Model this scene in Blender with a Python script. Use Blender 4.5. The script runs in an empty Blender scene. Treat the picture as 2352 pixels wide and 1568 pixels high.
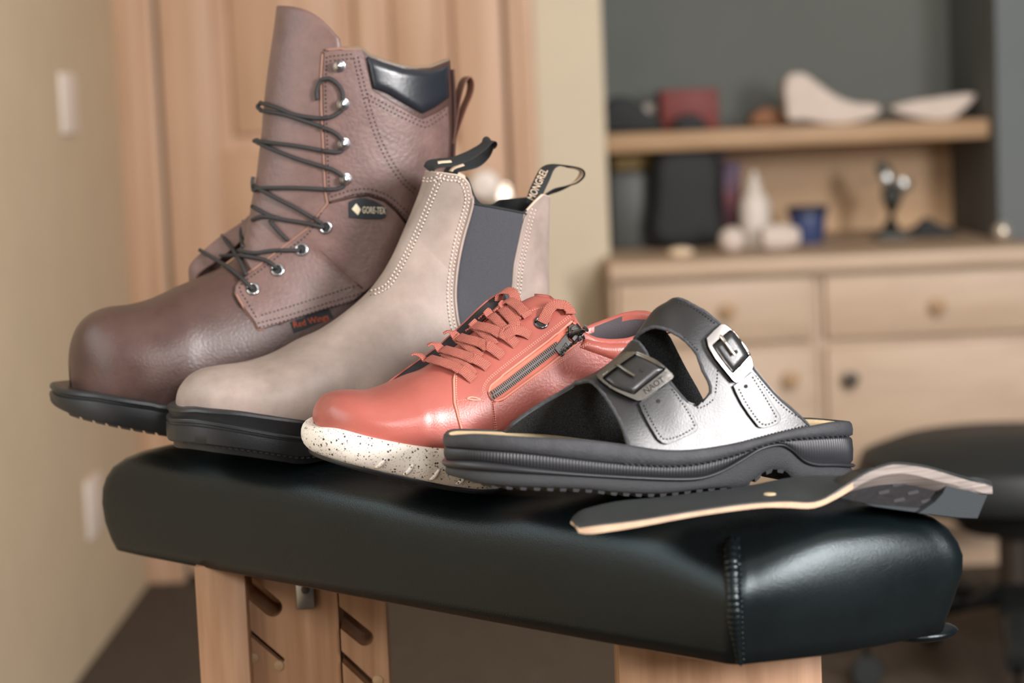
import bpy, bmesh, math, random
from mathutils import Vector, Matrix, noise
from mathutils.bvhtree import BVHTree
from mathutils.geometry import delaunay_2d_cdt

random.seed(7)
scene = bpy.context.scene
COL = scene.collection
PI = math.pi

# ------------------------------------------------------------------ camera
IW, IH, FPX = 2352.0, 1568.0, 5000.0
PITCH = math.atan(0.11)
ROLL = 0.042
TZ = 0.78                      # crown of the bench pad
ZC = TZ + 0.258
CAM = Vector((0, 0, ZC))
FWD = Vector((0, math.cos(PITCH), -math.sin(PITCH)))
_r0 = Vector((1, 0, 0)); _u0 = Vector((0, math.sin(PITCH), math.cos(PITCH)))
RIGHT = _r0 * math.cos(ROLL) - _u0 * math.sin(ROLL)
UP = _r0 * math.sin(ROLL) + _u0 * math.cos(ROLL)

def ray(x, y):
    return (FWD * FPX + RIGHT * (x - IW / 2) - UP * (y - IH / 2)).normalized()
def pt_y(x, y, Y):
    d = ray(x, y); return CAM + d * (Y / d.y)
def pt_z(x, y, Z):
    d = ray(x, y); return CAM + d * ((Z - ZC) / d.z)
def proj(P):
    v = P - CAM; z = v.dot(FWD)
    return (IW / 2 + FPX * v.dot(RIGHT) / z, IH / 2 - FPX * v.dot(UP) / z)

# ------------------------------------------------------------------ scene objects
ROOTLOC = {}
def world_loc(o):
    return ROOTLOC.get(o.name, Vector((0, 0, 0))) if o else Vector((0, 0, 0))

def thing(name, label, cat, loc, group=None):
    o = bpy.data.objects.new(name, None); COL.objects.link(o)
    o.empty_display_size = 0.02
    o.location = loc; ROOTLOC[o.name] = Vector(loc)
    o['label'] = label; o['category'] = cat
    if group: o['group'] = group
    return o

def tag(o, label, cat, group=None):
    o['label'] = label; o['category'] = cat
    if group: o['group'] = group
    return o

def mk(name, V, F, mat, parent=None, smooth=True, angle=45, uv=None, label=None, loc=None, midx=None):
    me = bpy.data.meshes.new(name)
    L = world_loc(parent)
    if parent is None:
        if loc is None:
            n = max(1, len(V)); loc = Vector((sum(v[0] for v in V) / n, sum(v[1] for v in V) / n, min(v[2] for v in V)))
        L = Vector(loc)
    me.from_pydata([tuple(Vector(v) - L) for v in V], [], F)
    if isinstance(mat, (list, tuple)):
        for m in mat: me.materials.append(m)
    else:
        me.materials.append(mat)
    if midx:
        for p, i in zip(me.polygons, midx): p.material_index = i
    if smooth:
        me.polygons.foreach_set('use_smooth', [True] * len(me.polygons))
        if angle < 179:
            me.set_sharp_from_angle(angle=math.radians(angle))
    if uv:
        ul = me.uv_layers.new(name='UVMap')
        for p in me.polygons:
            for li in p.loop_indices:
                ul.data[li].uv = uv[me.loops[li].vertex_index]
    me.update()
    o = bpy.data.objects.new(name, me); COL.objects.link(o)
    if parent is None:
        o.location = L; ROOTLOC[o.name] = L
    else:
        o.parent = parent
        ROOTLOC[o.name] = L
    if label: o['label'] = label
    return o

def struct(name, V, F, mat, parent=None, **k):
    o = mk(name, V, F, mat, parent, **k)
    if parent is None: o['kind'] = 'structure'
    return o

class MB:
    """collects shapes"""
    def __init__(s): s.V = []; s.F = []; s.U = []
    def add(s, V, F, U=None):
        b = len(s.V); s.V += [Vector(v) for v in V]; s.F += [tuple(i + b for i in f) for f in F]
        s.U += (U if U else [(0, 0)] * len(V)); return s
    def box(s, a, b, bev=0.0):
        a = Vector(a); b = Vector(b)
        lo = Vector([min(a[i], b[i]) for i in range(3)]); hi = Vector([max(a[i], b[i]) for i in range(3)])
        if bev <= 0:
            V = [(x, y, z) for x in (lo.x, hi.x) for y in (lo.y, hi.y) for z in (lo.z, hi.z)]
            return s.add(V, [(0, 1, 3, 2), (4, 6, 7, 5), (0, 4, 5, 1), (2, 3, 7, 6), (0, 2, 6, 4), (1, 5, 7, 3)])
        bm = bmesh.new(); bmesh.ops.create_cube(bm, size=1)
        for v in bm.verts:
            v.co = Vector([lo[i] + (v.co[i] + .5) * (hi[i] - lo[i]) for i in range(3)])
        bmesh.ops.bevel(bm, geom=bm.edges[:], offset=bev, segments=2, affect='EDGES', profile=.5)
        bm.verts.index_update()
        s.add([v.co.copy() for v in bm.verts], [[v.index for v in f.verts] for f in bm.faces]); bm.free(); return s
    def tube(s, P, r, n=10, cap=True, closed=False):
        V, F, U = tube(P, r, n, cap, closed); return s.add(V, F, U)
    def lathe(s, prof, c, n=28, axis=Vector((0, 0, 1))):
        V, F = lathe(prof, c, n, axis); return s.add(V, F)
    def mk(s, name, mat, parent=None, **k):
        return mk(name, s.V, s.F, mat, parent, **k)

def frame_of(t, ref=None):
    t = t.normalized()
    ref = ref if ref is not None else (Vector((0, 0, 1)) if abs(t.z) < .9 else Vector((1, 0, 0)))
    a = t.cross(ref)
    if a.length < 1e-6: a = t.cross(Vector((0, 1, 0)))
    a.normalize(); return a, a.cross(t).normalized()

def tube(P, r, n=10, cap=True, closed=False):
    P = [Vector(p) for p in P]; m = len(P)
    rr = r if isinstance(r, (list, tuple)) else [r] * m
    V = []; F = []; U = []; prev = None; L = 0
    for i, p in enumerate(P):
        if closed: t = P[(i + 1) % m] - P[i - 1]
        else: t = P[min(i + 1, m - 1)] - P[max(i - 1, 0)]
        if t.length < 1e-9: t = Vector((1, 0, 0))
        t.normalize()
        if prev is None: a, b = frame_of(t)
        else:
            a = prev - t * prev.dot(t)
            if a.length < 1e-6: a, b = frame_of(t)
            a.normalize(); b = t.cross(a)
        prev = a
        if i: L += (P[i] - P[i - 1]).length
        for k in range(n):
            q = 2 * PI * k / n
            V.append(p + (a * math.cos(q) + b * math.sin(q)) * rr[i]); U.append((L, k / n))
    seg = m if closed else m - 1
    for i in range(seg):
        for k in range(n):
            A = i * n; B = ((i + 1) % m) * n
            F.append((A + k, A + (k + 1) % n, B + (k + 1) % n, B + k))
    if cap and not closed:
        F.append(tuple(range(n - 1, -1, -1))); F.append(tuple((m - 1) * n + k for k in range(n)))
    return V, F, U

def lathe(prof, c, n=28, axis=Vector((0, 0, 1))):
    axis = Vector(axis).normalized(); a, b = frame_of(axis); c = Vector(c)
    V = []; F = []
    for (r, h) in prof:
        for k in range(n):
            q = 2 * PI * k / n
            V.append(c + axis * h + (a * math.cos(q) + b * math.sin(q)) * max(r, 1e-5))
    for i in range(len(prof) - 1):
        for k in range(n):
            F.append((i * n + k, (i + 1) * n + k, (i + 1) * n + (k + 1) % n, i * n + (k + 1) % n))
    F.append(tuple(range(n))); F.append(tuple((len(prof) - 1) * n + k for k in range(n - 1, -1, -1)))
    return V, F

def torus(c, ax, R, r, n=26, m=10):
    a, b = frame_of(Vector(ax)); c = Vector(c)
    P = [c + (a * math.cos(2 * PI * i / n) + b * math.sin(2 * PI * i / n)) * R for i in range(n)]
    return tube(P, r, m, closed=True)

def sphere(c, r, n=14, sc=(1, 1, 1)):
    prof = [(math.sin(PI * i / n) * r, -math.cos(PI * i / n) * r) for i in range(n + 1)]
    V, F = lathe(prof, (0, 0, 0), 2 * n)
    return [Vector((v[0] * sc[0], v[1] * sc[1], v[2] * sc[2])) + Vector(c) for v in V], F

def cr(p0, p1, p2, p3, t):
    return [0.5 * ((2 * b) + (-a + c) * t + (2 * a - 5 * b + 4 * c - d) * t * t + (-a + 3 * b - 3 * c + d) * t ** 3)
            for a, b, c, d in zip(p0, p1, p2, p3)]

def spline(pts, n=8, closed=False):
    pts = [list(p) for p in pts]; m = len(pts); out = []
    if m < 3:
        return [[a + (b - a) * i / n for a, b in zip(pts[0], pts[1])] for i in range(n + 1)]
    for i in range(m if closed else m - 1):
        if closed: q = [pts[(i + k - 1) % m] for k in range(4)]
        else: q = [pts[max(0, min(m - 1, i + k - 1))] for k in range(4)]
        for k in range(n): out.append(cr(*q, k / n))
    if not closed: out.append(pts[-1])
    return out

def resample(pts, step, closed=False, count=None):
    P = [list(p) for p in pts]
    if closed: P = P + [P[0]]
    D = [0]
    for a, b in zip(P, P[1:]): D.append(D[-1] + math.sqrt(sum((x - y) ** 2 for x, y in zip(a, b))))
    T = D[-1]; n = count if count else max(2, round(T / step))
    out = []; j = 0
    for i in range(n if closed else n + 1):
        d = T * i / n
        while j < len(D) - 2 and D[j + 1] < d: j += 1
        f = (d - D[j]) / max(1e-12, D[j + 1] - D[j])
        out.append([x + (y - x) * f for x, y in zip(P[j], P[j + 1])])
    return out

def interp(tab, x):
    """piecewise linear on sorted (x,y)"""
    if x <= tab[0][0]: return tab[0][1]
    for (a, b), (c, d) in zip(tab, tab[1:]):
        if x <= c: return b + (d - b) * (x - a) / max(1e-12, c - a)
    return tab[-1][1]

def smoothtab(tab, n=6):
    return sorted((p[0], p[1]) for p in spline(tab, n))

def ss(a, b, x):
    t = max(0, min(1, (x - a) / (b - a))); return t * t * (3 - 2 * t)

# ------------------------------------------------------------------ shoe frame: s to the toe, n to the camera, h up
class Frame:
    def __init__(f, px, py, Z, hw, phi, roll=0.0):
        p = math.radians(phi); f.k = roll
        f.S = Vector((-math.cos(p), -math.sin(p), 0)); f.N = Vector((math.sin(p), -math.cos(p), 0))
        f.O = pt_z(px, py, Z) - f.N * hw - Vector((0, 0, roll * hw))
    def w(f, s, n, h): return f.O + f.S * s + f.N * n + Vector((0, 0, h + f.k * n))
    def un(f, x, y, n=0.0):
        d = ray(x, y); P0 = f.O + f.N * n
        t = (P0 - CAM).dot(f.N) / d.dot(f.N); P = CAM + d * t - f.O
        return P.dot(f.S), P.z - f.k * n
    def loc(f, P):
        v = P - f.O; return v.dot(f.S), v.dot(f.N), v.z - f.k * v.dot(f.N)
    def near(f, x, y, nf):
        n = 0.04
        for _ in range(8):
            s, h = f.un(x, y, n); n = nf(s)
        return s, h

ROUND = dict(near=[(0, 0), (.012, .22), (.05, .48), (.13, .66), (.25, .72), (.4, .76), (.55, .88), (.68, 1.), (.78, .99), (.87, .86), (.94, .62), (.985, .3), (1, -.05)],
             far=[(0, 0), (.012, -.25), (.05, -.5), (.13, -.66), (.25, -.66), (.4, -.63), (.55, -.76), (.68, -.95), (.78, -1.), (.87, -.93), (.94, -.73), (.985, -.38), (1, -.05)])
BLUNT = dict(near=[(0, 0), (.012, .26), (.05, .55), (.13, .73), (.25, .78), (.4, .8), (.55, .9), (.68, 1.), (.78, 1.), (.87, .92), (.94, .72), (.985, .4), (1, -.02)],
             far=[(0, 0), (.012, -.28), (.05, -.56), (.13, -.73), (.25, -.74), (.4, -.72), (.55, -.82), (.68, -.96), (.78, -1.), (.87, -.96), (.94, -.8), (.985, -.48), (1, -.02)])

class Plan:
    def __init__(p, sh, st, hw, shape=ROUND):
        p.sh, p.st, p.hw = sh, st, hw
        L = st - sh
        ch = []
        for key in ('near', 'far'):
            pts = [(sh + a * L, b * hw) for a, b in shape[key]]
            mir = [(sh + a * L, b * hw) for a, b in shape['far' if key == 'near' else 'near']]
            full = spline([mir[1]] + pts + [mir[-2]], 14)
            ch.append(full[14:-14])
        p.nc, p.fc = ch
        p._n = sorted((a, b) for a, b in p.nc); p._f = sorted((a, -b) for a, b in p.fc)
    def near(p, s): return max(0.0, interp(p._n, s)) if p.sh < s < p.st else 0.0
    def far(p, s): return max(0.0, interp(p._f, s)) if p.sh < s < p.st else 0.0
    def ring(p, m):
        a = resample(p.nc, 0, count=m); b = resample(p.fc, 0, count=m)
        return a, b            # each m+1 points heel -> toe

def sole_mesh(fr, plan, layers, m=160, cap_top=None, cap_bot=True, wave=None, cols=10):
    """layers: (offset, hfun[, wavek]) from top to bottom. returns V,F"""
    a, b = plan.ring(m)
    ring = a + b[-2:0:-1]; n = len(ring)
    nor = []
    for i in range(n):
        p, q = ring[i - 1], ring[(i + 1) % n]
        t = Vector((q[0] - p[0], q[1] - p[1])); t.normalize()
        nor.append((-t.y, t.x))
    V = []; F = []
    for ly in layers:
        off, hf = ly[0], ly[1]; wk = ly[2] if len(ly) > 2 else 0
        for i in range(n):
            o = off + (wk * wave(i) if wk else 0)
            s = ring[i][0] + nor[i][0] * o; nn = ring[i][1] + nor[i][1] * o
            V.append(fr.w(s, nn, hf(ring[i][0])))
    for k in range(len(layers) - 1):
        for i in range(n):
            j = (i + 1) % n
            F.append((k * n + i, k * n + j, (k + 1) * n + j, (k + 1) * n + i))
    def cap(base, flip, dish):
        idx = [[None] * (cols + 1) for _ in range(m + 1)]
        for i in range(m + 1):
            A = base + i; B = base + ((n - i) % n if i < m else m)
            for c in range(cols + 1):
                if i == 0 or i == m or c == 0: idx[i][c] = A
                elif c == cols: idx[i][c] = B
                else:
                    f = c / cols; P = V[A].lerp(V[B], f)
                    if dish: P = P + Vector((0, 0, dish(fr.loc(P)[0], f)))
                    V.append(P); idx[i][c] = len(V) - 1
        for i in range(m):
            for c in range(cols):
                q = []
                for x in (idx[i][c], idx[i + 1][c], idx[i + 1][c + 1], idx[i][c + 1]):
                    if x not in q: q.append(x)
                if len(q) > 2: F.append(tuple(q[::-1] if flip else q))
    if cap_top: cap(0, True, cap_top if callable(cap_top) else None)
    if cap_bot: cap((len(layers) - 1) * n, False, None)
    return V, F

# ------------------------------------------------------------------ sock loft
class Loft:
    """sections from a ridge point F to a back/sole point B, with near and far half widths"""
    def __init__(l, fr): l.fr = fr; l.K = []
    def key(l, F, B, Wn, Wf, nb, fb, r0, p):
        l.K.append([F[0], F[1], B[0], B[1], Wn, Wf, nb, fb, r0, p])
    def at(l, t):
        m = len(l.K); t = max(0, min(m - 1 - 1e-9, t)); i = int(t)
        q = [l.K[max(0, min(m - 1, i + k - 1))] for k in range(4)]
        v = cr(*q, t - i)
        lo = [min(a, b) for a, b in zip(l.K[i], l.K[min(m - 1, i + 1)])]
        for j in (4, 5): v[j] = max(v[j], 1e-4)
        for j in (6, 7): v[j] = max(v[j], 0)
        v[9] = max(1.5, v[9]); return v
    def P(l, t, q):
        Fs, Fh, Bs, Bh, Wn, Wf, nb, fb, r0, p = l.at(t)
        v = abs(q); r = (1 - math.cos(PI * v)) / 2
        W, e = (Wn, nb) if q >= 0 else (Wf, fb)
        if r <= r0: w = W * max(0, 1 - (1 - r / r0) ** p) ** (1 / p)
        else:
            u = (r - r0) / (1 - r0); b = max(0, min(1, e / W * 1.3))
            w = (1 - b) * W * math.sqrt(max(0, 1 - u * u)) + b * (W + (e - W) * u * u)
        return l.fr.w(Fs + (Bs - Fs) * r, w if q >= 0 else -w, Fh + (Bh - Fh) * r)
    def grid(l, tn, qn, rim=None, rimf=None, tfix=None, t0=0.0):
        """columns q in [-1,1]; rim(q)-> last t"""
        tm = len(l.K) - 1
        V = []; F = []; Q = [-1 + 2 * i / qn for i in range(qn + 1)]
        l.rimt = []
        for q in Q:
            te = tm
            if rim is not None: te = rim(q)
            l.rimt.append(te)
        for j in range(tn + 1):
            f = j / tn
            for q, te in zip(Q, l.rimt):
                tb = min(tfix, te) if tfix is not None else t0
                t = t0 + (tm - t0) * f
                if tfix is not None and t > tfix: t = tfix + (t - tfix) / (tm - tfix) * (te - tfix)
                V.append(l.P(t, q))
        w = qn + 1
        for j in range(tn):
            for i in range(qn):
                F.append((j * w + i, j * w + i + 1, (j + 1) * w + i + 1, (j + 1) * w + i))
        return V, F

def rim_solver(loft, near_px, far_px, t_lo, passes=2):
    """for every column the t at which the surface meets the drawn collar line"""
    tm = len(loft.K) - 1; n = 320; T = []
    for i in range(n + 1):
        q = -1 + 2 * i / n; tab = near_px if q >= 0 else far_px; t = t_lo; res = tm
        while t < tm:
            x, y = proj(loft.P(t, q))
            if y < interp(tab, x):
                lo, hi = t - .04, t
                for _ in range(6):
                    m = (lo + hi) / 2; x, y = proj(loft.P(m, q))
                    if y < interp(tab, x): hi = m
                    else: lo = m
                res = hi; break
            t += .04
        T.append(res)
    for _ in range(passes):
        T = [T[i] if i in (0, n) else (T[i - 1] + 2 * T[i] + T[i + 1]) / 4 for i in range(n + 1)]
    def f(q):
        x = (q + 1) / 2 * n; i = max(0, min(n - 1, int(x))); return T[i] + (T[i + 1] - T[i]) * (x - i)
    return f

def lining_mesh(loft, rim, tn, qn, t0, inset, lip=0.0015, q0=-1, q1=1):
    """inner skin of a shaft and the rolled lip that joins it to the outside. returns (lip V,F),(inner V,F)"""
    Q = [q0 + (q1 - q0) * i / qn for i in range(qn + 1)]
    def nrm(t, q):
        e = 0.01
        a = loft.P(t + .05, q) - loft.P(t - .05, q); b = loft.P(t, min(1, q + e)) - loft.P(t, max(-1, q - e))
        n = a.cross(b)
        if n.length < 1e-12: n = loft.fr.S.copy()
        n.normalize()
        c = loft.at(t); ctr = loft.fr.w((c[0] + c[2]) / 2, 0, (c[1] + c[3]) / 2)
        if n.dot(loft.P(t, q) - ctr) < 0: n = -n
        return n
    Vi = []; Fi = []; Vl = []; Fl = []
    for i, q in enumerate(Q):
        te = rim(q)
        n = nrm(te - .05, q); P = loft.P(te, q)
        prof = [P, P + Vector((0, 0, lip)) - n * inset * .2, P + Vector((0, 0, lip)) - n * inset * .7, P - n * inset, P - n * inset - Vector((0, 0, .004))]
        Vl += prof
        for j in range(tn + 1):
            t = te + (t0 - te) * j / tn
            Vi.append(loft.P(t, q) - nrm(t, q) * inset)
    w = 5
    for i in range(qn):
        for j in range(4): Fl.append((i * w + j, i * w + j + 1, (i + 1) * w + j + 1, (i + 1) * w + j))
    w = tn + 1
    for i in range(qn):
        for j in range(tn): Fi.append((i * w + j, i * w + j + 1, (i + 1) * w + j + 1, (i + 1) * w + j))
    return (Vl, Fl), (Vi, Fi)

# ------------------------------------------------------------------ surface details, laid on a shoe's own skin
from mathutils.interpolate import poly_3d_calc
class Skin:
    """a surface to lay details on, with smoothed normals"""
    def __init__(k, V, F):
        k.V = V; k.F = F; k.t = BVHTree.FromPolygons(V, F)
        N = [Vector((0, 0, 0)) for _ in V]
        for f in F:
            g = (V[f[1]] - V[f[0]]).cross(V[f[2]] - V[f[0]])
            if len(f) > 3: g = g + (V[f[2]] - V[f[0]]).cross(V[f[3]] - V[f[0]])
            for i in f: N[i] += g
        k.N = [n.normalized() if n.length > 0 else n for n in N]
    def _n(k, r):
        if r[0] is None: return r
        f = k.F[r[2]]; w = poly_3d_calc([k.V[i] for i in f], r[0])
        n = Vector((0, 0, 0))
        for i, q in zip(f, w): n += k.N[i] * q
        if n.length < .2 or abs(n.normalized().dot(r[1])) < .5: return r
        n.normalize()
        return (r[0], n, r[2], r[3])
    def ray_cast(k, o, d): return k._n(k.t.ray_cast(o, d))
    def find_nearest(k, p): return k._n(k.t.find_nearest(p))

def bvh_of(*VF):
    V = []; F = []
    for v, f in VF:
        b = len(V); V += [Vector(x) for x in v]; F += [tuple(i + b for i in g) for g in f]
    return Skin(V, F)

def hit(bvh, x, y):
    d = ray(x, y); r = bvh.ray_cast(CAM, d)
    if r[0] is None: return None
    n = r[1] if r[1].dot(d) < 0 else -r[1]
    return r[0], n, r[3]

def hits(bvh, pts):
    H = [hit(bvh, *p) for p in pts]
    ok = [i for i, h in enumerate(H) if h]
    if not ok:
        out = []
        for p in pts:
            d = ray(*p); t = 1.6
            for _ in range(8):
                r = bvh.find_nearest(CAM + d * t); t = (r[0] - CAM).dot(d)
            out.append((CAM + d * t, r[1] if r[1].dot(d) < 0 else -r[1], t))
        return out
    out = []
    for i, h in enumerate(H):
        if h is None:
            # continue the surface past its visible edge
            x, y = pts[i]
            j = min(ok, key=lambda k: (pts[k][0] - x) ** 2 + (pts[k][1] - y) ** 2)
            d = ray(x, y); Q = CAM + d * H[j][2]
            r = bvh.find_nearest(Q)
            n = r[1] if r[1].dot(d) < 0 else -r[1]
            P = r[0] if (r[0] - Q).length < .004 else Q
            h = (P, n, H[j][2])
        out.append(h)
    return out

def inpoly(x, y, P):
    c = False; j = len(P) - 1
    for i in range(len(P)):
        if (P[i][1] > y) != (P[j][1] > y) and x < (P[j][0] - P[i][0]) * (y - P[i][1]) / (P[j][1] - P[i][1]) + P[i][0]: c = not c
        j = i
    return c

def segdist(x, y, P):
    best = 1e9
    for i in range(len(P)):
        ax, ay = P[i - 1]; bx, by = P[i]
        dx, dy = bx - ax, by - ay; L = dx * dx + dy * dy
        t = 0 if L == 0 else max(0, min(1, ((x - ax) * dx + (y - ay) * dy) / L))
        d = (x - ax - t * dx) ** 2 + (y - ay - t * dy) ** 2
        if d < best: best = d
    return math.sqrt(best)

def area2(P): return sum(P[i - 1][0] * P[i][1] - P[i][0] * P[i - 1][1] for i in range(len(P)))

def ringin(P, d):
    n = len(P); out = []
    for i in range(n):
        a, b = P[i - 1], P[(i + 1) % n]
        tx, ty = b[0] - a[0], b[1] - a[1]; L = math.hypot(tx, ty) or 1
        out.append((P[i][0] - ty / L * d, P[i][1] + tx / L * d))
    return out

def decal(poly, bvh, T, step=8, edge=2.5, hole=None, under=.0008, smooth=True, base=0.0, dome=0.0, keep=True):
    """a panel cut to an outline and laid on the skin: edge rolls down to it, thickness T"""
    def prep(p, sm):
        q = spline(p, 5, True) if sm else p
        q = [tuple(v) for v in resample(q, step * .8, True)]
        if area2(q) < 0: q.reverse()
        return q
    B = prep(poly, smooth); loops = [B]
    Hh = prep(hole, smooth) if hole else None
    if Hh: loops.append(Hh)
    pts = []; edges = []
    for L in loops:
        b = len(pts); pts += L; edges += [(b + i, b + (i + 1) % len(L)) for i in range(len(L))]
    def inside(x, y): return inpoly(x, y, B) and not (Hh and inpoly(x, y, Hh))
    def dist(x, y): return min(segdist(x, y, L) for L in loops)
    for ed in (edge, ) if edge > 0 else ():
        for L, sgn in ((B, 1), (Hh, -1)):
            if L is None: continue
            for q in ringin(L, ed * sgn):
                if inside(*q) and dist(*q) > ed * .7: pts.append(q)
    x0, x1 = min(p[0] for p in B), max(p[0] for p in B); y0, y1 = min(p[1] for p in B), max(p[1] for p in B)
    ny = int((y1 - y0) / step) + 1
    for j in range(ny):
        yy = y0 + (j + .5) * step
        xx = x0 + (.5 if j % 2 else .0) * step
        while xx < x1:
            if inside(xx, yy) and dist(xx, yy) > edge + step * .45: pts.append((xx, yy))
            xx += step
    r = delaunay_2d_cdt([Vector(p) for p in pts], edges, [], 1, 1e-4)
    v2 = [(v.x, v.y) for v in r[0]]
    F = []
    for f in r[2]:
        cx = sum(v2[i][0] for i in f) / len(f); cy = sum(v2[i][1] for i in f) / len(f)
        if inside(cx, cy): F.append(tuple(f))
    O = []
    for (x, y) in v2:
        dd = dist(x, y)
        if dd < .3: o = base - under
        else:
            o = base + T
            if dome: o += dome * (1 - (1 - min(1, dd / (dome_px(dome)))) ** 2)
        O.append(o)
    H = hits(bvh, v2); V = [h[0] + h[1] * o for h, o in zip(H, O)]
    if T + dome > .002 and keep:
        # raised pieces: shift the foot of each point so that its top keeps the drawn place
        for _ in range(2):
            q = []
            for (x, y), P in zip(v2, V):
                a, b = proj(P); q.append((x - a, y - b))
            foot = [(a[0] + dx, a[1] + dy) for a, (dx, dy) in zip(foot if _ else v2, q)]
            H = hits(bvh, foot); V = [h[0] + h[1] * o for h, o in zip(H, O)]
    # face the camera
    out = []
    for f in F:
        n = (V[f[1]] - V[f[0]]).cross(V[f[2]] - V[f[0]])
        out.append(f if n.dot(V[f[0]] - CAM) < 0 else tuple(reversed(f)))
    return V, out

def dome_px(d): return 16.0

def slab(VF, t):
    """close a surface into a slab of thickness t below it"""
    V, F = VF
    n = len(V); N = [Vector((0, 0, 0)) for _ in V]
    for f in F:
        g = (V[f[1]] - V[f[0]]).cross(V[f[2]] - V[f[0]])
        for i in f: N[i] += g
    V2 = list(V) + [V[i] - (N[i].normalized() if N[i].length > 0 else Vector((0, 0, 1))) * t for i in range(n)]
    F2 = list(F) + [tuple(i + n for i in reversed(f)) for f in F]
    cnt = {}
    for f in F:
        for a, b in zip(f, f[1:] + f[:1]): cnt[(a, b)] = 1
    for (a, b) in cnt:
        if (b, a) not in cnt: F2.append((b, a, a + n, b + n))
    return V2, F2

def fill_depth(bvh, pts):
    return hits(bvh, pts)

def drape(px, bvh, lift, step=6, sm=4, smooth=True, lifts=None):
    q = spline(px, 6) if smooth else px
    q = [tuple(p) for p in resample(q, step)]
    H = hits(bvh, q); n = len(q)
    N = [h[1] for h in H]; P = [h[0] for h in H]
    L = [lift if lifts is None else interp(lifts, i / (n - 1)) for i in range(n)]
    out = [p + m * l for p, m, l in zip(P, N, L)]
    D = [(o - CAM).length for o in out]; D0 = D[:]
    for _ in range(sm):
        D = [D[i] if i in (0, n - 1) else min((D[i - 1] + D[i] * 2 + D[i + 1]) / 4, D0[i]) for i in range(n)]
        N = [N[i] if i in (0, n - 1) else (N[i - 1] + N[i] * 2 + N[i + 1]).normalized() for i in range(n)]
    return [CAM + (o - CAM).normalized() * d for o, d in zip(out, D)], N

def stitches(px, bvh, dash=8, gap=4, r=.0005, lift=.0003, mb=None, smooth=True, double=0):
    mb = mb or MB()
    q = spline(px, 8) if smooth else px
    lines = [q]
    if double:
        out = []
        for i, p in enumerate(q):
            a, b = q[max(0, i - 1)], q[min(len(q) - 1, i + 1)]
            tx, ty = b[0] - a[0], b[1] - a[1]; L = math.hypot(tx, ty) or 1
            out.append([p[0] - ty / L * double, p[1] + tx / L * double])
        lines.append(out)
    for q in lines:
        D = resample(q, (dash + gap) / 4.0)
        H = hits(bvh, D)
        i = 0
        while i + 3 < len(D):
            A = H[i]; B = H[i + 2]; C = H[i + 1]
            a = A[0] + A[1] * (lift - r * .7); b = B[0] + B[1] * (lift - r * .7); c = C[0] + C[1] * (lift + r * .3)
            if (a - b).length < .02:
                V, F, U = tube([a, a.lerp(c, .35), c, b.lerp(c, .35), b], [r * .4, r * .95, r, r * .95, r * .4], 6)
                mb.add(V, F)
            i += 4
    return mb

def ribbon(P, N, w, t, taper=(1, 1), n=10):
    """flat lace or band; N is the face normal at each point"""
    V = []; F = []; U = []; L = 0; m = len(P)
    ws = w if isinstance(w, (list, tuple)) else [w] * m
    for i in range(m):
        T = P[min(i + 1, m - 1)] - P[max(i - 1, 0)]; T.normalize()
        B = T.cross(N[i])
        if B.length < 1e-6: B = frame_of(T)[0]
        B.normalize(); Z = B.cross(T).normalized()
        if Z.dot(N[i]) < 0: Z = -Z
        if i: L += (P[i] - P[i - 1]).length
        for k in range(n):
            q = 2 * PI * k / n; c, s_ = math.cos(q), math.sin(q)
            sx = math.copysign(abs(c) ** .55, c) * ws[i] / 2; sz = math.copysign(abs(s_) ** .7, s_) * t / 2
            V.append(P[i] + B * sx + Z * sz); U.append((L, sx + .05))
    for i in range(m - 1):
        for k in range(n):
            F.append((i * n + k, i * n + (k + 1) % n, (i + 1) * n + (k + 1) % n, (i + 1) * n + k))
    F.append(tuple(range(n - 1, -1, -1))); F.append(tuple((m - 1) * n + k for k in range(n)))
    return V, F, U

def text_mesh(body, a, b, h, bvh, lift, flat=None, slant=0, sub=0):
    """lettering from pixel a (baseline start) to b (baseline end), h pixels tall, printed on a skin"""
    cu = bpy.data.curves.new('t', 'FONT'); cu.body = body; cu.resolution_u = 3
    o = bpy.data.objects.new('t', cu); COL.objects.link(o)
    dg = bpy.context.evaluated_depsgraph_get(); me = bpy.data.meshes.new_from_object(o.evaluated_get(dg))
    P = [(v.co.x, v.co.y) for v in me.vertices]; F = [tuple(p.vertices) for p in me.polygons]
    COL.objects.unlink(o); bpy.data.objects.remove(o); bpy.data.curves.remove(cu); bpy.data.meshes.remove(me)
    x0, x1 = min(p[0] for p in P), max(p[0] for p in P); y1 = max(p[1] for p in P); y0 = min(0, min(p[1] for p in P) * 0)
    ux, uy = (b[0] - a[0]), (b[1] - a[1]); L = math.hypot(ux, uy)
    vx, vy = uy / L, -ux / L
    px = []
    for x, y in P:
        f = (x - x0) / (x1 - x0); g = (y - y0) / (y1 - y0) * h
        px.append((a[0] + ux * f + vx * g, a[1] + uy * f + vy * g))
    H = hits(bvh, px)
    V = [q[0] + q[1] * lift for q in H]
    out = []
    for f in F:
        n = (V[f[1]] - V[f[0]]).cross(V[f[2]] - V[f[0]])
        out.append(f if n.dot(V[f[0]] - CAM) < 0 else tuple(reversed(f)))
    return slab((V, out), .0002)

# ------------------------------------------------------------------ materials
def lin(c):
    return tuple(((x / 255) / 12.92 if x / 255 <= .04045 else ((x / 255 + .055) / 1.055) ** 2.4) for x in c)

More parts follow.
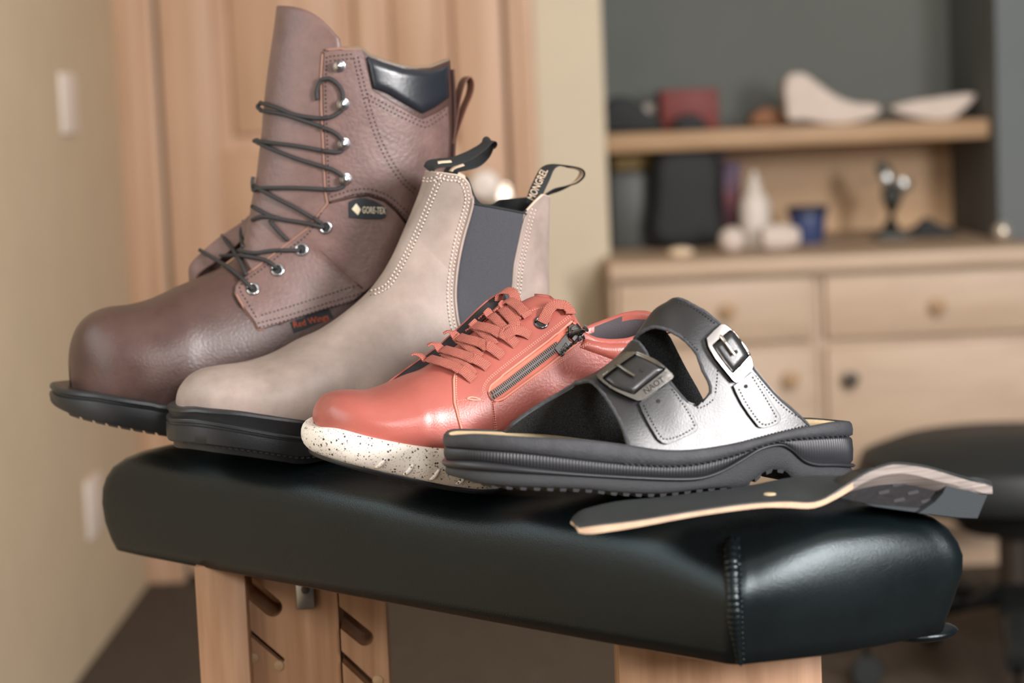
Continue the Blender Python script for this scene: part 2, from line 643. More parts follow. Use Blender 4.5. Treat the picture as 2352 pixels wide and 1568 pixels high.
def material(name, rgb, rough=.5, spec=.5, metal=0.0, var=0.0, vscale=60, bump=0.0, bscale=500, btype='noise', coat=0.0,
             rvar=0.0, sheen=0.0, vrgb=None, stretch=None):
    m = bpy.data.materials.new(name); m.use_nodes = True
    nt = m.node_tree; N = nt.nodes; Lk = nt.links; b = N['Principled BSDF']
    c = lin(rgb); b.inputs['Base Color'].default_value = (*c, 1)
    b.inputs['Roughness'].default_value = rough; b.inputs['Metallic'].default_value = metal
    b.inputs['Specular IOR Level'].default_value = spec
    b.inputs['Coat Weight'].default_value = coat
    if sheen: b.inputs['Sheen Weight'].default_value = sheen
    tc = N.new('ShaderNodeTexCoord'); src = tc.outputs['Object']
    if stretch:
        mp = N.new('ShaderNodeMapping'); mp.inputs['Scale'].default_value = stretch
        Lk.new(src, mp.inputs['Vector']); src = mp.outputs['Vector']
    if var:
        t = N.new('ShaderNodeTexNoise'); t.inputs['Scale'].default_value = vscale; t.inputs['Detail'].default_value = 5
        t.inputs['Roughness'].default_value = .65
        r = N.new('ShaderNodeValToRGB'); r.color_ramp.elements[0].position = .3; r.color_ramp.elements[1].position = .7
        d = lin(vrgb) if vrgb else tuple(max(0, x * (1 - var)) for x in c)
        e = c if vrgb else tuple(min(1, x * (1 + var)) for x in c)
        r.color_ramp.elements[0].color = (*d, 1); r.color_ramp.elements[1].color = (*e, 1)
        Lk.new(src, t.inputs['Vector']); Lk.new(t.outputs['Fac'], r.inputs['Fac']); Lk.new(r.outputs['Color'], b.inputs['Base Color'])
        if rvar:
            mr = N.new('ShaderNodeMapRange'); mr.inputs['To Min'].default_value = rough - rvar; mr.inputs['To Max'].default_value = rough + rvar
            mr.inputs['From Min'].default_value = .3; mr.inputs['From Max'].default_value = .7
            Lk.new(t.outputs['Fac'], mr.inputs['Value']); Lk.new(mr.outputs['Result'], b.inputs['Roughness'])
    if bump:
        if btype == 'voronoi':
            t = N.new('ShaderNodeTexVoronoi'); t.inputs['Scale'].default_value = bscale; t.feature = 'SMOOTH_F1'; o = t.outputs['Distance']
        elif btype == 'wave':
            t = N.new('ShaderNodeTexWave'); t.inputs['Scale'].default_value = bscale; t.inputs['Distortion'].default_value = 1.5; o = t.outputs['Fac']
        else:
            t = N.new('ShaderNodeTexNoise'); t.inputs['Scale'].default_value = bscale; t.inputs['Detail'].default_value = 4; o = t.outputs['Fac']
        bp = N.new('ShaderNodeBump'); bp.inputs['Strength'].default_value = bump; bp.inputs['Distance'].default_value = .001
        Lk.new(src, t.inputs['Vector']); Lk.new(o, bp.inputs['Height']); Lk.new(bp.outputs['Normal'], b.inputs['Normal'])
    return m

def wood(name, rgb, dark, scale=14, rough=.55, stretch=(14, 14, 1), bump=.1):
    m = bpy.data.materials.new(name); m.use_nodes = True
    nt = m.node_tree; N = nt.nodes; Lk = nt.links; b = N['Principled BSDF']
    b.inputs['Roughness'].default_value = rough
    tc = N.new('ShaderNodeTexCoord'); mp = N.new('ShaderNodeMapping'); mp.inputs['Scale'].default_value = stretch
    t = N.new('ShaderNodeTexNoise'); t.inputs['Scale'].default_value = scale; t.inputs['Detail'].default_value = 7; t.inputs['Distortion'].default_value = .6
    r = N.new('ShaderNodeValToRGB'); r.color_ramp.elements[0].position = .32; r.color_ramp.elements[1].position = .66
    r.color_ramp.elements[0].color = (*lin(dark), 1); r.color_ramp.elements[1].color = (*lin(rgb), 1)
    Lk.new(tc.outputs['Object'], mp.inputs['Vector']); Lk.new(mp.outputs['Vector'], t.inputs['Vector'])
    Lk.new(t.outputs['Fac'], r.inputs['Fac']); Lk.new(r.outputs['Color'], b.inputs['Base Color'])
    bp = N.new('ShaderNodeBump'); bp.inputs['Strength'].default_value = bump; bp.inputs['Distance'].default_value = .001
    Lk.new(t.outputs['Fac'], bp.inputs['Height']); Lk.new(bp.outputs['Normal'], b.inputs['Normal'])
    return m

def speckle(name, rgb, dot, scale=330, th=.24):
    m = bpy.data.materials.new(name); m.use_nodes = True
    nt = m.node_tree; N = nt.nodes; Lk = nt.links; b = N['Principled BSDF']; b.inputs['Roughness'].default_value = .5
    tc = N.new('ShaderNodeTexCoord'); res = None
    for sc, k in ((scale, th), (scale * 2.1, th * .8)):
        v = N.new('ShaderNodeTexVoronoi'); v.inputs['Scale'].default_value = sc
        nz = N.new('ShaderNodeTexNoise'); nz.inputs['Scale'].default_value = sc * 1.5
        mx = N.new('ShaderNodeVectorMath'); mx.operation = 'MULTIPLY_ADD'; mx.inputs[1].default_value = (.0012,) * 3
        Lk.new(tc.outputs['Object'], nz.inputs['Vector']); Lk.new(nz.outputs['Color'], mx.inputs[0]); Lk.new(tc.outputs['Object'], mx.inputs[2])
        Lk.new(mx.outputs[0], v.inputs['Vector'])
        sp = N.new('ShaderNodeSeparateColor'); Lk.new(v.outputs['Color'], sp.inputs['Color'])
        mm = N.new('ShaderNodeMath'); mm.operation = 'MULTIPLY'; Lk.new(sp.outputs[0], mm.inputs[0]); Lk.new(sp.outputs[1], mm.inputs[1])
        m2 = N.new('ShaderNodeMath'); m2.operation = 'MULTIPLY'; Lk.new(mm.outputs[0], m2.inputs[0]); m2.inputs[1].default_value = k * 2
        lt = N.new('ShaderNodeMath'); lt.operation = 'LESS_THAN'; Lk.new(v.outputs['Distance'], lt.inputs[0]); Lk.new(m2.outputs[0], lt.inputs[1])
        if res is None: res = lt.outputs[0]
        else:
            ad = N.new('ShaderNodeMath'); ad.operation = 'MAXIMUM'; Lk.new(res, ad.inputs[0]); Lk.new(lt.outputs[0], ad.inputs[1]); res = ad.outputs[0]
    mix = N.new('ShaderNodeMix'); mix.data_type = 'RGBA'
    mix.inputs['A'].default_value = (*lin(rgb), 1); mix.inputs['B'].default_value = (*lin(dot), 1)
    Lk.new(res, mix.inputs['Factor']); Lk.new(mix.outputs['Result'], b.inputs['Base Color'])
    return m

def braid(name, rgb, dark, su=520, sv=520):
    """woven flat lace: small diagonal checks along the lace"""
    m = bpy.data.materials.new(name); m.use_nodes = True
    nt = m.node_tree; N = nt.nodes; Lk = nt.links; b = N['Principled BSDF']; b.inputs['Roughness'].default_value = .75
    tc = N.new('ShaderNodeTexCoord'); mp = N.new('ShaderNodeMapping'); mp.inputs['Scale'].default_value = (su, sv, 1)
    mp.inputs['Rotation'].default_value = (0, 0, math.radians(38))
    br = N.new('ShaderNodeTexBrick'); br.inputs['Scale'].default_value = 1; br.inputs['Mortar Size'].default_value = .14; br.inputs['Mortar Smooth'].default_value = .8
    br.inputs['Brick Width'].default_value = .9; br.inputs['Row Height'].default_value = .45
    br.inputs['Color1'].default_value = (*lin(rgb), 1); br.inputs['Color2'].default_value = (*[x * .85 for x in lin(rgb)], 1); br.inputs['Mortar'].default_value = (*lin(dark), 1)
    Lk.new(tc.outputs['UV'], mp.inputs['Vector']); Lk.new(mp.outputs['Vector'], br.inputs['Vector'])
    Lk.new(br.outputs['Color'], b.inputs['Base Color'])
    bp = N.new('ShaderNodeBump'); bp.invert = True; bp.inputs['Strength'].default_value = .6; bp.inputs['Distance'].default_value = .0006
    Lk.new(br.outputs['Fac'], bp.inputs['Height']); Lk.new(bp.outputs['Normal'], b.inputs['Normal'])
    return m
# =================================================================== materials of the room
M = {}
M['wall'] = material('wall_paint', (194, 175, 147), .8, var=.04, vscale=6)
M['wallback'] = material('wall_paint_back', (200, 187, 164), .8, var=.03, vscale=6)
M['alcove'] = material('alcove_paint', (100, 103, 99), .8, var=.04, vscale=5)
M['floor'] = material('floor_carpet', (66, 55, 43), .95, var=.25, vscale=40, bump=.3, bscale=300)
M['ceil'] = material('ceiling_paint', (225, 222, 214), .9)
M['doorwood'] = wood('door_wood', (196, 160, 132), (180, 143, 114), 3, .5, (9, 9, .7))
M['cabwood'] = wood('cabinet_wood', (190, 166, 142), (180, 155, 131), 3, .5, (2, 9, 9), .05)
M['shelfwood'] = wood('shelf_wood', (172, 140, 106), (158, 126, 92), 3, .55, (2, 9, 9), .05)
M['legwood'] = wood('bench_wood', (174, 134, 102), (148, 108, 76), 5, .5, (16, 16, 1.0), .15)
M['plate'] = material('white_plastic', (222, 210, 200), .4)
M['knobmetal'] = material('brushed_knob', (205, 195, 182), .3, metal=.7)
M['darkknob'] = material('dark_knob', (70, 62, 54), .4, metal=.4)
M['steel'] = material('steel', (150, 150, 148), .3, metal=1.0)
M['plaster'] = material('plaster', (204, 190, 180), .8, var=.06, vscale=30)
M['blackstuff'] = material('black_cloth', (26, 29, 30), .7, var=.2, vscale=30)
M['vinyl'] = material('black_vinyl', (10, 16, 18), .29, spec=.38, bump=.2, bscale=1050, btype='noise', var=.25, vscale=9, rvar=.05)
M['vinyl'].node_tree.nodes['Principled BSDF'].inputs['Specular Tint'].default_value = (.84, .96, 1, 1)
M['alcove2'] = material('right_wall_paint', (100, 106, 108), .8, var=.04, vscale=5)
M['panelwood'] = wood('panel_wood', (204, 168, 126), (192, 154, 112), 3, .5, (2, 9, 9), .05)

def pt_x(x, y, X):
    d = ray(x, y); return CAM + d * ((X - CAM.x) / d.x)

def quad(name, pts, mat, **k):
    return struct(name, pts, [tuple(range(len(pts)))], mat, smooth=False, **k)

YD = 4.8
XL = -0.836
XS = pt_y(1393, 350, YD).x          # left edge of the alcove
XR = pt_y(2292, 350, YD).x          # right edge of the alcove
ZCEIL = 2.7
YA = 5.3
XRW = 3.2; YB = -1.6

def slabbox(name, a, b, mat, bev=0):
    mb = MB().box(a, b, bev); return struct(name, mb.V, mb.F, mat, smooth=bev > 0)

slabbox('floor', (XL - .1, YB, -.08), (XRW, YA + .2, 0), M['floor'])
slabbox('ceiling', (XL - .1, YB, ZCEIL), (XRW, YA + .2, ZCEIL + .1), M['ceil'])
slabbox('wall_left', (XL - .1, YB, 0), (XL, YD, ZCEIL), M['wall'])
XD0 = pt_y(288, 500, YD).x; XD1 = pt_y(1243, 500, YD).x      # outside of the casing
ZDH = 2.12
# wall with the door opening
mb = MB()
_ja, _jb = pt_y(376, 500, YD).x, pt_y(1182, 500, YD).x
mb.box((XL - .1, YD, 0), (_ja, YD + .12, ZCEIL)); mb.box((_jb, YD, 0), (XS, YD + .12, ZCEIL)); mb.box((_ja, YD, ZDH - .01), (_jb, YD + .12, ZCEIL)); mb.box((_ja, YD + .08, 0), (_jb, YD + .12, ZDH))
struct('wall_back', mb.V, mb.F, M['wallback'], smooth=False)
mb = MB().box((XS - .12, YD + .12, 0), (XS, YA, ZCEIL))
struct('wall_alcove_left', mb.V, mb.F, M['alcove'], smooth=False)
mb = MB().box((XR, YD, 0), (XRW, YA, ZCEIL))
struct('wall_right', mb.V, mb.F, M['alcove2'], smooth=False)
mb = MB().box((XS - .12, YA, 0), (XRW, YA + .12, ZCEIL))
struct('wall_alcove', mb.V, mb.F, M['alcove'], smooth=False)

# ---- door with casing
mb = MB()
cw = pt_y(378, 500, YD).x - XD0
mb.box((XD0, YD - .022, 0), (XD0 + cw * .62, YD + .0, ZDH + .0), .006)
mb.box((XD0 + cw * .55, YD - .016, 0), (XD0 + cw, YD, ZDH), .004)
cw2 = XD1 - pt_y(1180, 500, YD).x
mb.box((XD1 - cw2 * .62, YD - .022, 0), (XD1, YD, ZDH), .006); mb.box((XD1 - cw2, YD - .016, 0), (XD1 - cw2 * .55, YD, ZDH), .004)
mb.box((XD0, YD - .022, ZDH), (XD1, YD, ZDH + .09), .006)
struct('trim_1', mb.V, mb.F, M['doorwood'])
dx0, dx1 = XD0 + cw + .006, XD1 - cw2 - .006
Yd = YD + .012
xs = [dx0] + [pt_y(v, 330, YD).x for v in (500, 828, 872, 1052)] + [dx1]
zs = [0.012, .2, pt_y(660, 560, YD).z, pt_y(660, 345, YD).z, ZDH - .14, ZDH - .012]
mb = MB()
for i in (0, 2, 4): mb.box((xs[i], Yd, zs[0]), (xs[i + 1], Yd + .035, zs[5]), .005)
for z0, z1 in ((zs[0], zs[1]), (zs[2], zs[3]), (zs[4], zs[5])):
    for i in (1, 3): mb.box((xs[i] - .002, Yd + .0005, z0), (xs[i + 1] + .002, Yd + .035, z1), .005)
door = struct('door_1', mb.V, mb.F, M['doorwood'])
for i in (1, 3):
    for z0, z1 in ((zs[1], zs[2]), (zs[3], zs[4])):
        m2 = MB(); m2.box((xs[i] - .003, Yd + .022, z0 - .003), (xs[i + 1] + .003, Yd + .032, z1 + .003))
        m2.box((xs[i] + .035, Yd + .008, z0 + .035), (xs[i + 1] - .035, Yd + .03, z1 - .035), .008)
        m2.mk('door_panel', M['doorwood'], door)
K = pt_y(1146, 456, YD); m2 = MB()
m2.lathe([(0, 0), (.034, .0), (.034, .006), (.014, .012), (.012, .03), (.024, .04), (.03, .052), (.028, .064), (.0, .072)], (K.x, Yd, K.z), 24, (0, -1, 0))
m2.mk('door_knob', M['knobmetal'], door)
K = pt_y(1113, 422, YD - .02); m2 = MB()
m2.lathe([(0, -.06), (.012, -.06), (.012, 0), (.03, .006), (.034, .018), (.03, .03), (0, .036)], (K.x, YD - .05, K.z), 24, (0, -1, 0))
m2.mk('thumb_turn', M['plate'], door)

# ---- plates on the left wall
for x, y0, y1, lab in ((152, 168, 308, 'upper of two narrow white plates on the left wall, higher up beside the boot'),
                       (211, 1090, 1232, 'lower of two narrow white plates on the left wall, level with the bench pad')):
    A = pt_x(x - 17, (y0 + y1) / 2, XL); B = pt_x(x + 17, (y0 + y1) / 2, XL)
    z1 = pt_x(x, y0, XL).z; z0 = pt_x(x, y1, XL).z
    mb = MB().box((XL, A.y, z0), (XL + .008, B.y, z1), .003)
    o = mb.mk('wall_plate', M['plate']); tag(o, lab, 'wall plate', 'white plates on the left wall')

# =================================================================== alcove: hutch, shelf, counter, cabinets
def pxr(x0, y0, x1, y1, Y):
    ym, xm = (y0 + y1) / 2, (x0 + x1) / 2
    return pt_y(x0, ym, Y).x, pt_y(x1, ym, Y).x, pt_y(xm, y1, Y).z, pt_y(xm, y0, Y).z
def pbox(mb, x0, y0, x1, y1, Y, dep, bev=0.0):
    a, b, c, d = pxr(x0, y0, x1, y1, Y); return mb.box((a, Y, c), (b, Y + dep, d), bev)

YS = 4.86
ZSH = pt_y(1850, 290, YS).z            # shelf top
mb = MB().box((XS + .004, YS, ZSH - .042), (XR - .004, YA, ZSH), .003)
sh = mb.mk('wall_shelf', M['shelfwood']); tag(sh, 'long wooden shelf board across the grey alcove, holding white foot casts', 'shelf')
YC = 4.55
ZCT = pt_y(1850, 588, YC).z            # counter top
XC0 = pt_y(1404, 640, YC).x
XC1 = 1.75; XWR = 1.1
mb = MB().box((XS + .01, YA - .02, ZCT + .002), (XR - .004, YA - .002, ZSH - .043))
o = mb.mk('back_panel', M['panelwood'], smooth=False); tag(o, 'pale wooden panel standing on the counter under the alcove shelf', 'panel')
mb = MB(); mb.box((XC0 - .004, YC - .015, ZCT - .035), (XC1, YD - .002, ZCT), .004); mb.box((XS + .006, YD - .003, ZCT - .035), (XR - .006, YA - .001, ZCT))
o = mb.mk('worktop', M['cabwood']); tag(o, 'long pale wooden worktop over the drawers, with bottles and tubs on it', 'worktop')

zc = [0.0, .09, pt_y(1900, 797, YC).z, pt_y(1900, 778, YC).z, ZCT - .045]
xm = pt_y(1882, 800, YC).x
def cabinet(x0, x1, lab, knob_d, knob_c, dark):
    t = thing('cabinet', lab, 'cabinet', ((x0 + x1) / 2, YC + .1, 0), 'pale wooden base cabinets under the worktop')
    mb = MB(); mb.box((x0, YC + .02, 0.09), (x1, YD - .012, ZCT - .036)); mb.box((x0, YC + .08, 0), (x1, YC + .12, .09)); mb.mk('body', M['cabwood'], t, smooth=False)
    mb = MB().box((x0 + .014, YC, zc[3]), (x1 - .014, YC + .019, zc[4]), .004); d = mb.mk('drawer', M['cabwood'], t)
    P = pt_y(*knob_d, YC); mb = MB(); mb.lathe([(0, 0), (.007, 0), (.007, .012), (.016, .018), (.016, .024), (0, .03)], (P.x, YC, P.z), 20, (0, -1, 0)); mb.mk('knob', M['shelfwood'], d)
    mb = MB().box((x0 + .014, YC, zc[1] + .01), (x1 - .014, YC + .019, zc[2]), .004); d = mb.mk('door', M['cabwood'], t)
    P = pt_y(*knob_c, YC); mb = MB(); mb.lathe([(0, 0), (.008, 0), (.008, .012), (.017, .018), (.017, .025), (0, .03)], (P.x, YC, P.z), 20, (0, -1, 0)); mb.mk('knob', M['darkknob'] if dark else M['shelfwood'], d)
cabinet(XC0, xm - .001, 'pale wooden cabinet with a drawer, left of the two, behind the red shoe', (1670, 712), (1815, 868), False)
cabinet(xm + .001, XC1 - .006, 'pale wooden cabinet with a dark door knob, right of the two, behind the black stool', (2150, 700), (1950, 868), True)

def silhouette(name, poly, Y, dep, mat, label, cat, group=None, bev=.012, parent=None, smooth=True):
    """solid with the drawn outline and real thickness, edges rounded"""
    q = spline(poly, 4, True) if smooth else poly
    pts = [pt_y(x, y, Y) for x, y in q]
    bm = bmesh.new()
    f = [bm.verts.new((p.x, Y, p.z)) for p in pts]; b = [bm.verts.new((p.x, Y + dep, p.z)) for p in pts]
    n = len(f); bm.faces.new(f); bm.faces.new(b[::-1])
    for i in range(n): bm.faces.new((f[i], f[(i + 1) % n], b[(i + 1) % n], b[i]))
    bmesh.ops.recalc_face_normals(bm, faces=bm.faces[:])
    ed = [e for e in bm.edges if (e.verts[0].co.y == e.verts[1].co.y)]
    bmesh.ops.bevel(bm, geom=ed, offset=bev, segments=3, affect='EDGES', profile=.5, clamp_overlap=True)
    bm.verts.index_update()
    V = [v.co.copy() for v in bm.verts]; F = [[v.index for v in g.verts] for g in bm.faces]; bm.free()
    o = mk(name, V, F, mat, parent)
    if label: tag(o, label, cat, group)
    return o
def drop(o, z):
    """stand a background thing on its board"""
    lo = min((o.matrix_basis @ v.co).z for v in o.data.vertices); o.location.z += z - lo
    ROOTLOC[o.name] = o.location.copy()

# on the shelf
o = silhouette('black_shoe', [(1388, 272), (1390, 215), (1415, 195), (1450, 200), (1480, 225), (1512, 245), (1515, 272)], 5.0, .09, M['blackstuff'], 'black shoe at the left end of the alcove shelf', 'shoe'); drop(o, ZSH)
o = silhouette('carton', [(1478, 240), (1478, 190), (1505, 188), (1506, 240)], 5.12, .05, M['plate'], 'small white carton standing between the black shoe and the red box on the shelf', 'carton', bev=.008); drop(o, ZSH)
M['redbox'] = material('red_card', (112, 42, 38), .6, var=.1, vscale=20)
mb = MB(); pbox(mb, 1518, 178, 1650, 272, 5.02, .16, .004); o = mb.mk('shoe_box', M['redbox']); tag(o, 'dark red cardboard box on the alcove shelf', 'box'); drop(o, ZSH)
a, b, c, d = pxr(1514, 172, 1654, 205, 5.01)
o = silhouette('black_pouch', [(1548, 272), (1560, 246), (1590, 236), (1615, 250), (1622, 272)], 4.93, .06, M['blackstuff'], 'small black pouch in front of the red box on the shelf', 'pouch'); drop(o, ZSH)
M['brownlump'] = material('brown_leather_old', (132, 88, 58), .7, var=.15)
o = silhouette('leather_scrap', [(1728, 272), (1735, 245), (1765, 232), (1795, 244), (1815, 272)], 5.05, .07, M['brownlump'], 'small brown leather piece on the shelf left of the tall white foot cast', 'leather piece'); drop(o, ZSH)
o = silhouette('foot_cast', [(1812, 262), (1806, 225), (1802, 190), (1812, 160), (1845, 155), (1872, 172), (1915, 203), (1960, 222), (2008, 226), (2024, 240), (2000, 258), (1945, 271), (1890, 270), (1850, 262)], 4.95, .085, M['plaster'], 'white plaster foot cast with a high ankle on the alcove shelf', 'foot cast', 'white foot casts on the shelf', bev=.03); drop(o, ZSH)
o = silhouette('foot_cast', [(2048, 242), (2095, 224), (2150, 216), (2225, 206), (2242, 214), (2210, 246), (2180, 264), (2120, 264)], 4.97, .085, M['plaster'], 'low flat white foot cast at the right end of the shelf', 'foot cast', 'white foot casts on the shelf', bev=.025); drop(o, ZSH)

# on the worktop
M['greyplastic'] = material('grey_plastic', (70, 72, 68), .5)
M['yellow'] = material('yellow_card', (150, 124, 78), .7)
M['pink'] = material('pink_plastic_bag', (176, 138, 142), .4, var=.2, vscale=18, vrgb=(120, 110, 130))
M['blueprint'] = material('blue_red_print', (84, 96, 130), .6, var=.3, vscale=14, vrgb=(160, 90, 90))
M['bottlew'] = material('white_bottle', (214, 204, 194), .4)
M['blue'] = material('blue_plastic', (52, 66, 108), .45)
M['cream'] = material('cream_cloth', (222, 200, 172), .7)
mb = MB(); pbox(mb, 1404, 415, 1503, 592, 5.0, .2, .006); o = mb.mk('storage_bin', M['greyplastic']); tag(o, 'dark grey bin on the worktop at the left side of the alcove', 'bin'); drop(o, ZCT)
zt = max((o.matrix_basis @ v.co).z for v in o.data.vertices)
mb = MB(); pbox(mb, 1408, 370, 1498, 414, 5.02, .15, .01); o = mb.mk('sponge_block', M['yellow']); tag(o, 'dull yellow block lying on top of the grey bin', 'block'); drop(o, zt + .0005)
o = silhouette('black_bag', [(1506, 578), (1502, 470), (1505, 385), (1530, 358), (1590, 352), (1640, 360), (1662, 400), (1660, 480), (1655, 578)], 4.9, .12, M['blackstuff'], 'tall rounded black bag standing on the worktop', 'bag', bev=.03); drop(o, ZCT)
o = silhouette('plastic_bag', [(1408, 326), (1735, 320), (1742, 366), (1690, 368), (1668, 380), (1662, 570), (1414, 570), (1410, 368)], 5.2, .06, M['pink'], 'pinkish plastic bag standing behind the black bag, up to the shelf', 'plastic bag', bev=.01, smooth=False); drop(o, ZCT)
a, b, c, d = pxr(1664, 372, 1704, 560, 5.06); mb = MB().box((a, 5.06, ZCT), (b, 5.10, d), .003); o = mb.mk('printed_carton', M['blueprint']); tag(o, 'narrow blue and red printed carton between the black bag and the white bottle', 'carton')
P = pt_y(1736, 550, 4.93); h = pt_y(1736, 392, 4.93).z - ZCT
t = thing('spray_bottle', 'tall white bottle with a tapering neck on the worktop', 'bottle', (P.x, 4.93, ZCT))
mb = MB(); mb.lathe([(0, 0), (.034, 0), (.036, .01), (.036, h * .52), (.034, h * .6), (.018, h * .74), (.014, h * .78), (0, h * .78)], (P.x, 4.93, ZCT), 24); mb.mk('bottle_body', M['bottlew'], t)
mb = MB(); mb.lathe([(0, h * .775), (.017, h * .775), (.017, h * .86), (.008, h * .9), (.007, h), (0, h)], (P.x, 4.93, ZCT), 20); mb.mk('cap', M['bottlew'], t)
P = pt_y(1682, 560, 4.72); V, F = sphere((P.x, 4.72, ZCT + .029), .029, 12, (1, 1, 1)); o = mk('plaster_ball', V, F, M['plaster']); tag(o, 'round white plaster ball on the worktop in front of the black bag', 'plaster ball')
mb = MB(); a = pt_y(1745, 560, 4.72).x; b = pt_y(1835, 560, 4.72).x; mb.lathe([(0, 0), (.024, .004), (.03, .02), (.03, b - a - .03), (.02, b - a), (0, b - a)], (a, 4.72, ZCT + .03), 22, (1, .12, 0)); o = mb.mk('plaster_roll', M['plaster']); tag(o, 'white plaster bandage roll lying in front of the blue tub', 'bandage roll')
P = pt_y(1856, 545, 4.95); h = pt_y(1856, 474, 4.95).z - ZCT
t = thing('plastic_tub', 'blue plastic tub with a dark rim on the worktop', 'tub', (P.x, 4.95, ZCT))
mb = MB(); mb.lathe([(0, 0), (.032, 0), (.036, .008), (.042, h * .85), (.04, h * .9), (0, h * .9)], (P.x, 4.95, ZCT), 26); mb.mk('tub_body', M['blue'], t)
mb = MB(); mb.lathe([(0, h * .8), (.046, h * .8), (.047, h), (.0, h)], (P.x, 4.95, ZCT), 26); mb.mk('lid', material('navy_lid', (34, 42, 66), .5), t)
P = pt_y(2050, 550, 4.95); h = pt_y(2050, 372, 4.95).z - ZCT
t = thing('metal_machine', 'grey metal machine with two shiny round wheels at the right of the worktop', 'machine', (P.x, 4.95, ZCT))
mb = MB(); mb.box((P.x - .04, 4.91, ZCT), (P.x + .04, 4.99, ZCT + .015), .003); mb.mk('base', M['greyplastic'], t)
mb = MB(); mb.tube([(P.x - .004, 4.95, ZCT + .014), (P.x, 4.95, ZCT + h * .5), (P.x + .004, 4.95, ZCT + h * .66)], [.026, .022, .026], 16); mb.mk('column', M['greyplastic'], t)
mb = MB(); mb.tube([(P.x + .004, 4.95, ZCT + h * .64), (P.x - .012, 4.95, ZCT + h * .85), (P.x - .026, 4.95, ZCT + h)], [.026, .02, .01], 14); mb.mk('arm', M['greyplastic'], t)
for x, y in ((2040, 412), (2078, 424)):
    Q = pt_y(x, y, 4.9); mb = MB(); mb.lathe([(0, 0), (.012, 0), (.014, .02), (.017, .024), (.017, .034), (.008, .038), (0, .038)], (Q.x, 4.935, Q.z), 22, (0, -1, 0)); mb.mk('wheel', M['steel'], t)
o = silhouette('hand_tool', [(2096, 566), (2110, 545), (2135, 526), (2160, 540), (2190, 552), (2200, 566)], 4.95, .05, M['blackstuff'], 'low dark tool lying on the worktop right of the grey machine', 'tool'); drop(o, ZCT)
P = pt_y(2296, 548, 4.75); V, F = sphere((P.x, 4.72, ZCT + .022), .022, 12); o = mk('metal_ball', V, F, M['knobmetal']); tag(o, 'small shiny ball at the right end of the worktop', 'ball')
P = pt_y(1565, 585, 4.65); V, F = sphere((P.x, 4.66, ZCT + .011), .026, 12, (1.1, .8, .44)); o = mk('cloth_wad', [v + Vector((0, 0, 0)) for v in V], F, M['cream']); tag(o, 'small cream wad on the front edge of the worktop', 'wad')

# =================================================================== black swivel stool, right
YK = 3.72
P = pt_y(2330, 1060, YK); ZK = pt_y(2330, 1010, YK).z
M['stool'] = material('black_upholstery', (24, 27, 27), .55, var=.15, vscale=12)
t = thing('swivel_stool', 'black upholstered swivel stool in front of the cabinets at the right edge', 'stool', (P.x, YK, 0))
mb = MB(); mb.lathe([(0, 0), (.2, 0), (.262, .02), (.275, .05), (.262, .085), (.21, .105), (0, .112)], (P.x, YK, ZK - .105), 48); mb.mk('seat', M['stool'], t)
mb = MB(); mb.lathe([(0, 0), (.09, 0), (.12, .03), (.12, .05), (0, .05)], (P.x, YK, ZK - .155), 24); mb.mk('seat_plate', M['stool'], t)
mb = MB(); mb.lathe([(.03, 0), (.03, ZK - .3), (.02, ZK - .3), (.02, ZK - .15), (0, ZK - .15)], (P.x, YK, .14), 20); mb.mk('column', M['darkknob'], t)
for k in range(5):
    a = math.radians(185 + 72 * k); ex = Vector((P.x + math.cos(a) * .27, YK + math.sin(a) * .27, .095)); c0 = Vector((P.x, YK, .155))
    mb = MB(); mb.tube([c0, c0.lerp(ex, .6) + Vector((0, 0, .012)), ex], [.034, .027, .02], 12); l = mb.mk('leg', M['stool'], t)
    mb = MB(); mb.tube([ex, (ex.x, ex.y, .055)], .008, 8); mb.lathe([(0, -.012), (.026, -.012), (.03, -.006), (.03, .006), (.026, .012), (0, .012)], (ex.x, ex.y - .0, .03), 20, (math.sin(a), -math.cos(a), 0)); mb.mk('caster', M['stool'], l)

# =================================================================== treatment bench
ZB = TZ - .102
cA, cL, cR = pt_z(1692, 1540, ZB), pt_z(243, 1268, ZB), pt_z(2210, 1458, ZB)
cB = cR + (cL - cA)
QUAD = [Vector((p.x, p.y)) for p in (cA, cR, cB, cL)]     # counter clockwise from above
bench = thing('treatment_bench', 'narrow bench with a black vinyl pad on pale wooden legs, carrying all the footwear', 'bench', ((cA.x + cB.x) / 2, (cA.y + cB.y) / 2, 0))
UL = (QUAD[3] - QUAD[0]).normalized(); LLEN = (QUAD[3] - QUAD[0]).length
def qring(ins, rad, per=12, side=26):
    P = []
    n = 4; L = []
    for i in range(4):
        a, b = QUAD[i], QUAD[(i + 1) % 4]; d = (b - a).normalized(); m = Vector((-d.y, d.x)); L.append((a + m * ins, d))
    C = []
    for i in range(4):
        p, d = L[i - 1]; q, e = L[i]
        den = d.x * e.y - d.y * e.x; w = q - p; t = (w.x * e.y - w.y * e.x) / den; C.append(p + d * t)
    out = []
    for i in range(4):
        c = C[i]; d0 = (C[i] - C[i - 1]).normalized(); d1 = (C[(i + 1) % 4] - C[i]).normalized()
        ang = math.acos(max(-1, min(1, d0.dot(d1)))); tl = rad * math.tan(ang / 2)
        d2 = (C[(i + 2) % 4] - C[(i + 1) % 4]).normalized(); tln = rad * math.tan(math.acos(max(-1, min(1, d1.dot(d2)))) / 2)
        A = c - d0 * tl; B = c + d1 * tl
        for k in range(per + 1):
            f = k / per; out.append((A * (1 - f) ** 2 + c * 2 * f * (1 - f) + B * f * f, i))
        nx = C[(i + 1) % 4] - d1 * tln
        for k in range(1, side): out.append((B.lerp(nx, k / side) + Vector((d1.y, -d1.x)) * (.0055 if i in (0, 2) else .002) * 4 * k / side * (1 - k / side), -1))
    return out
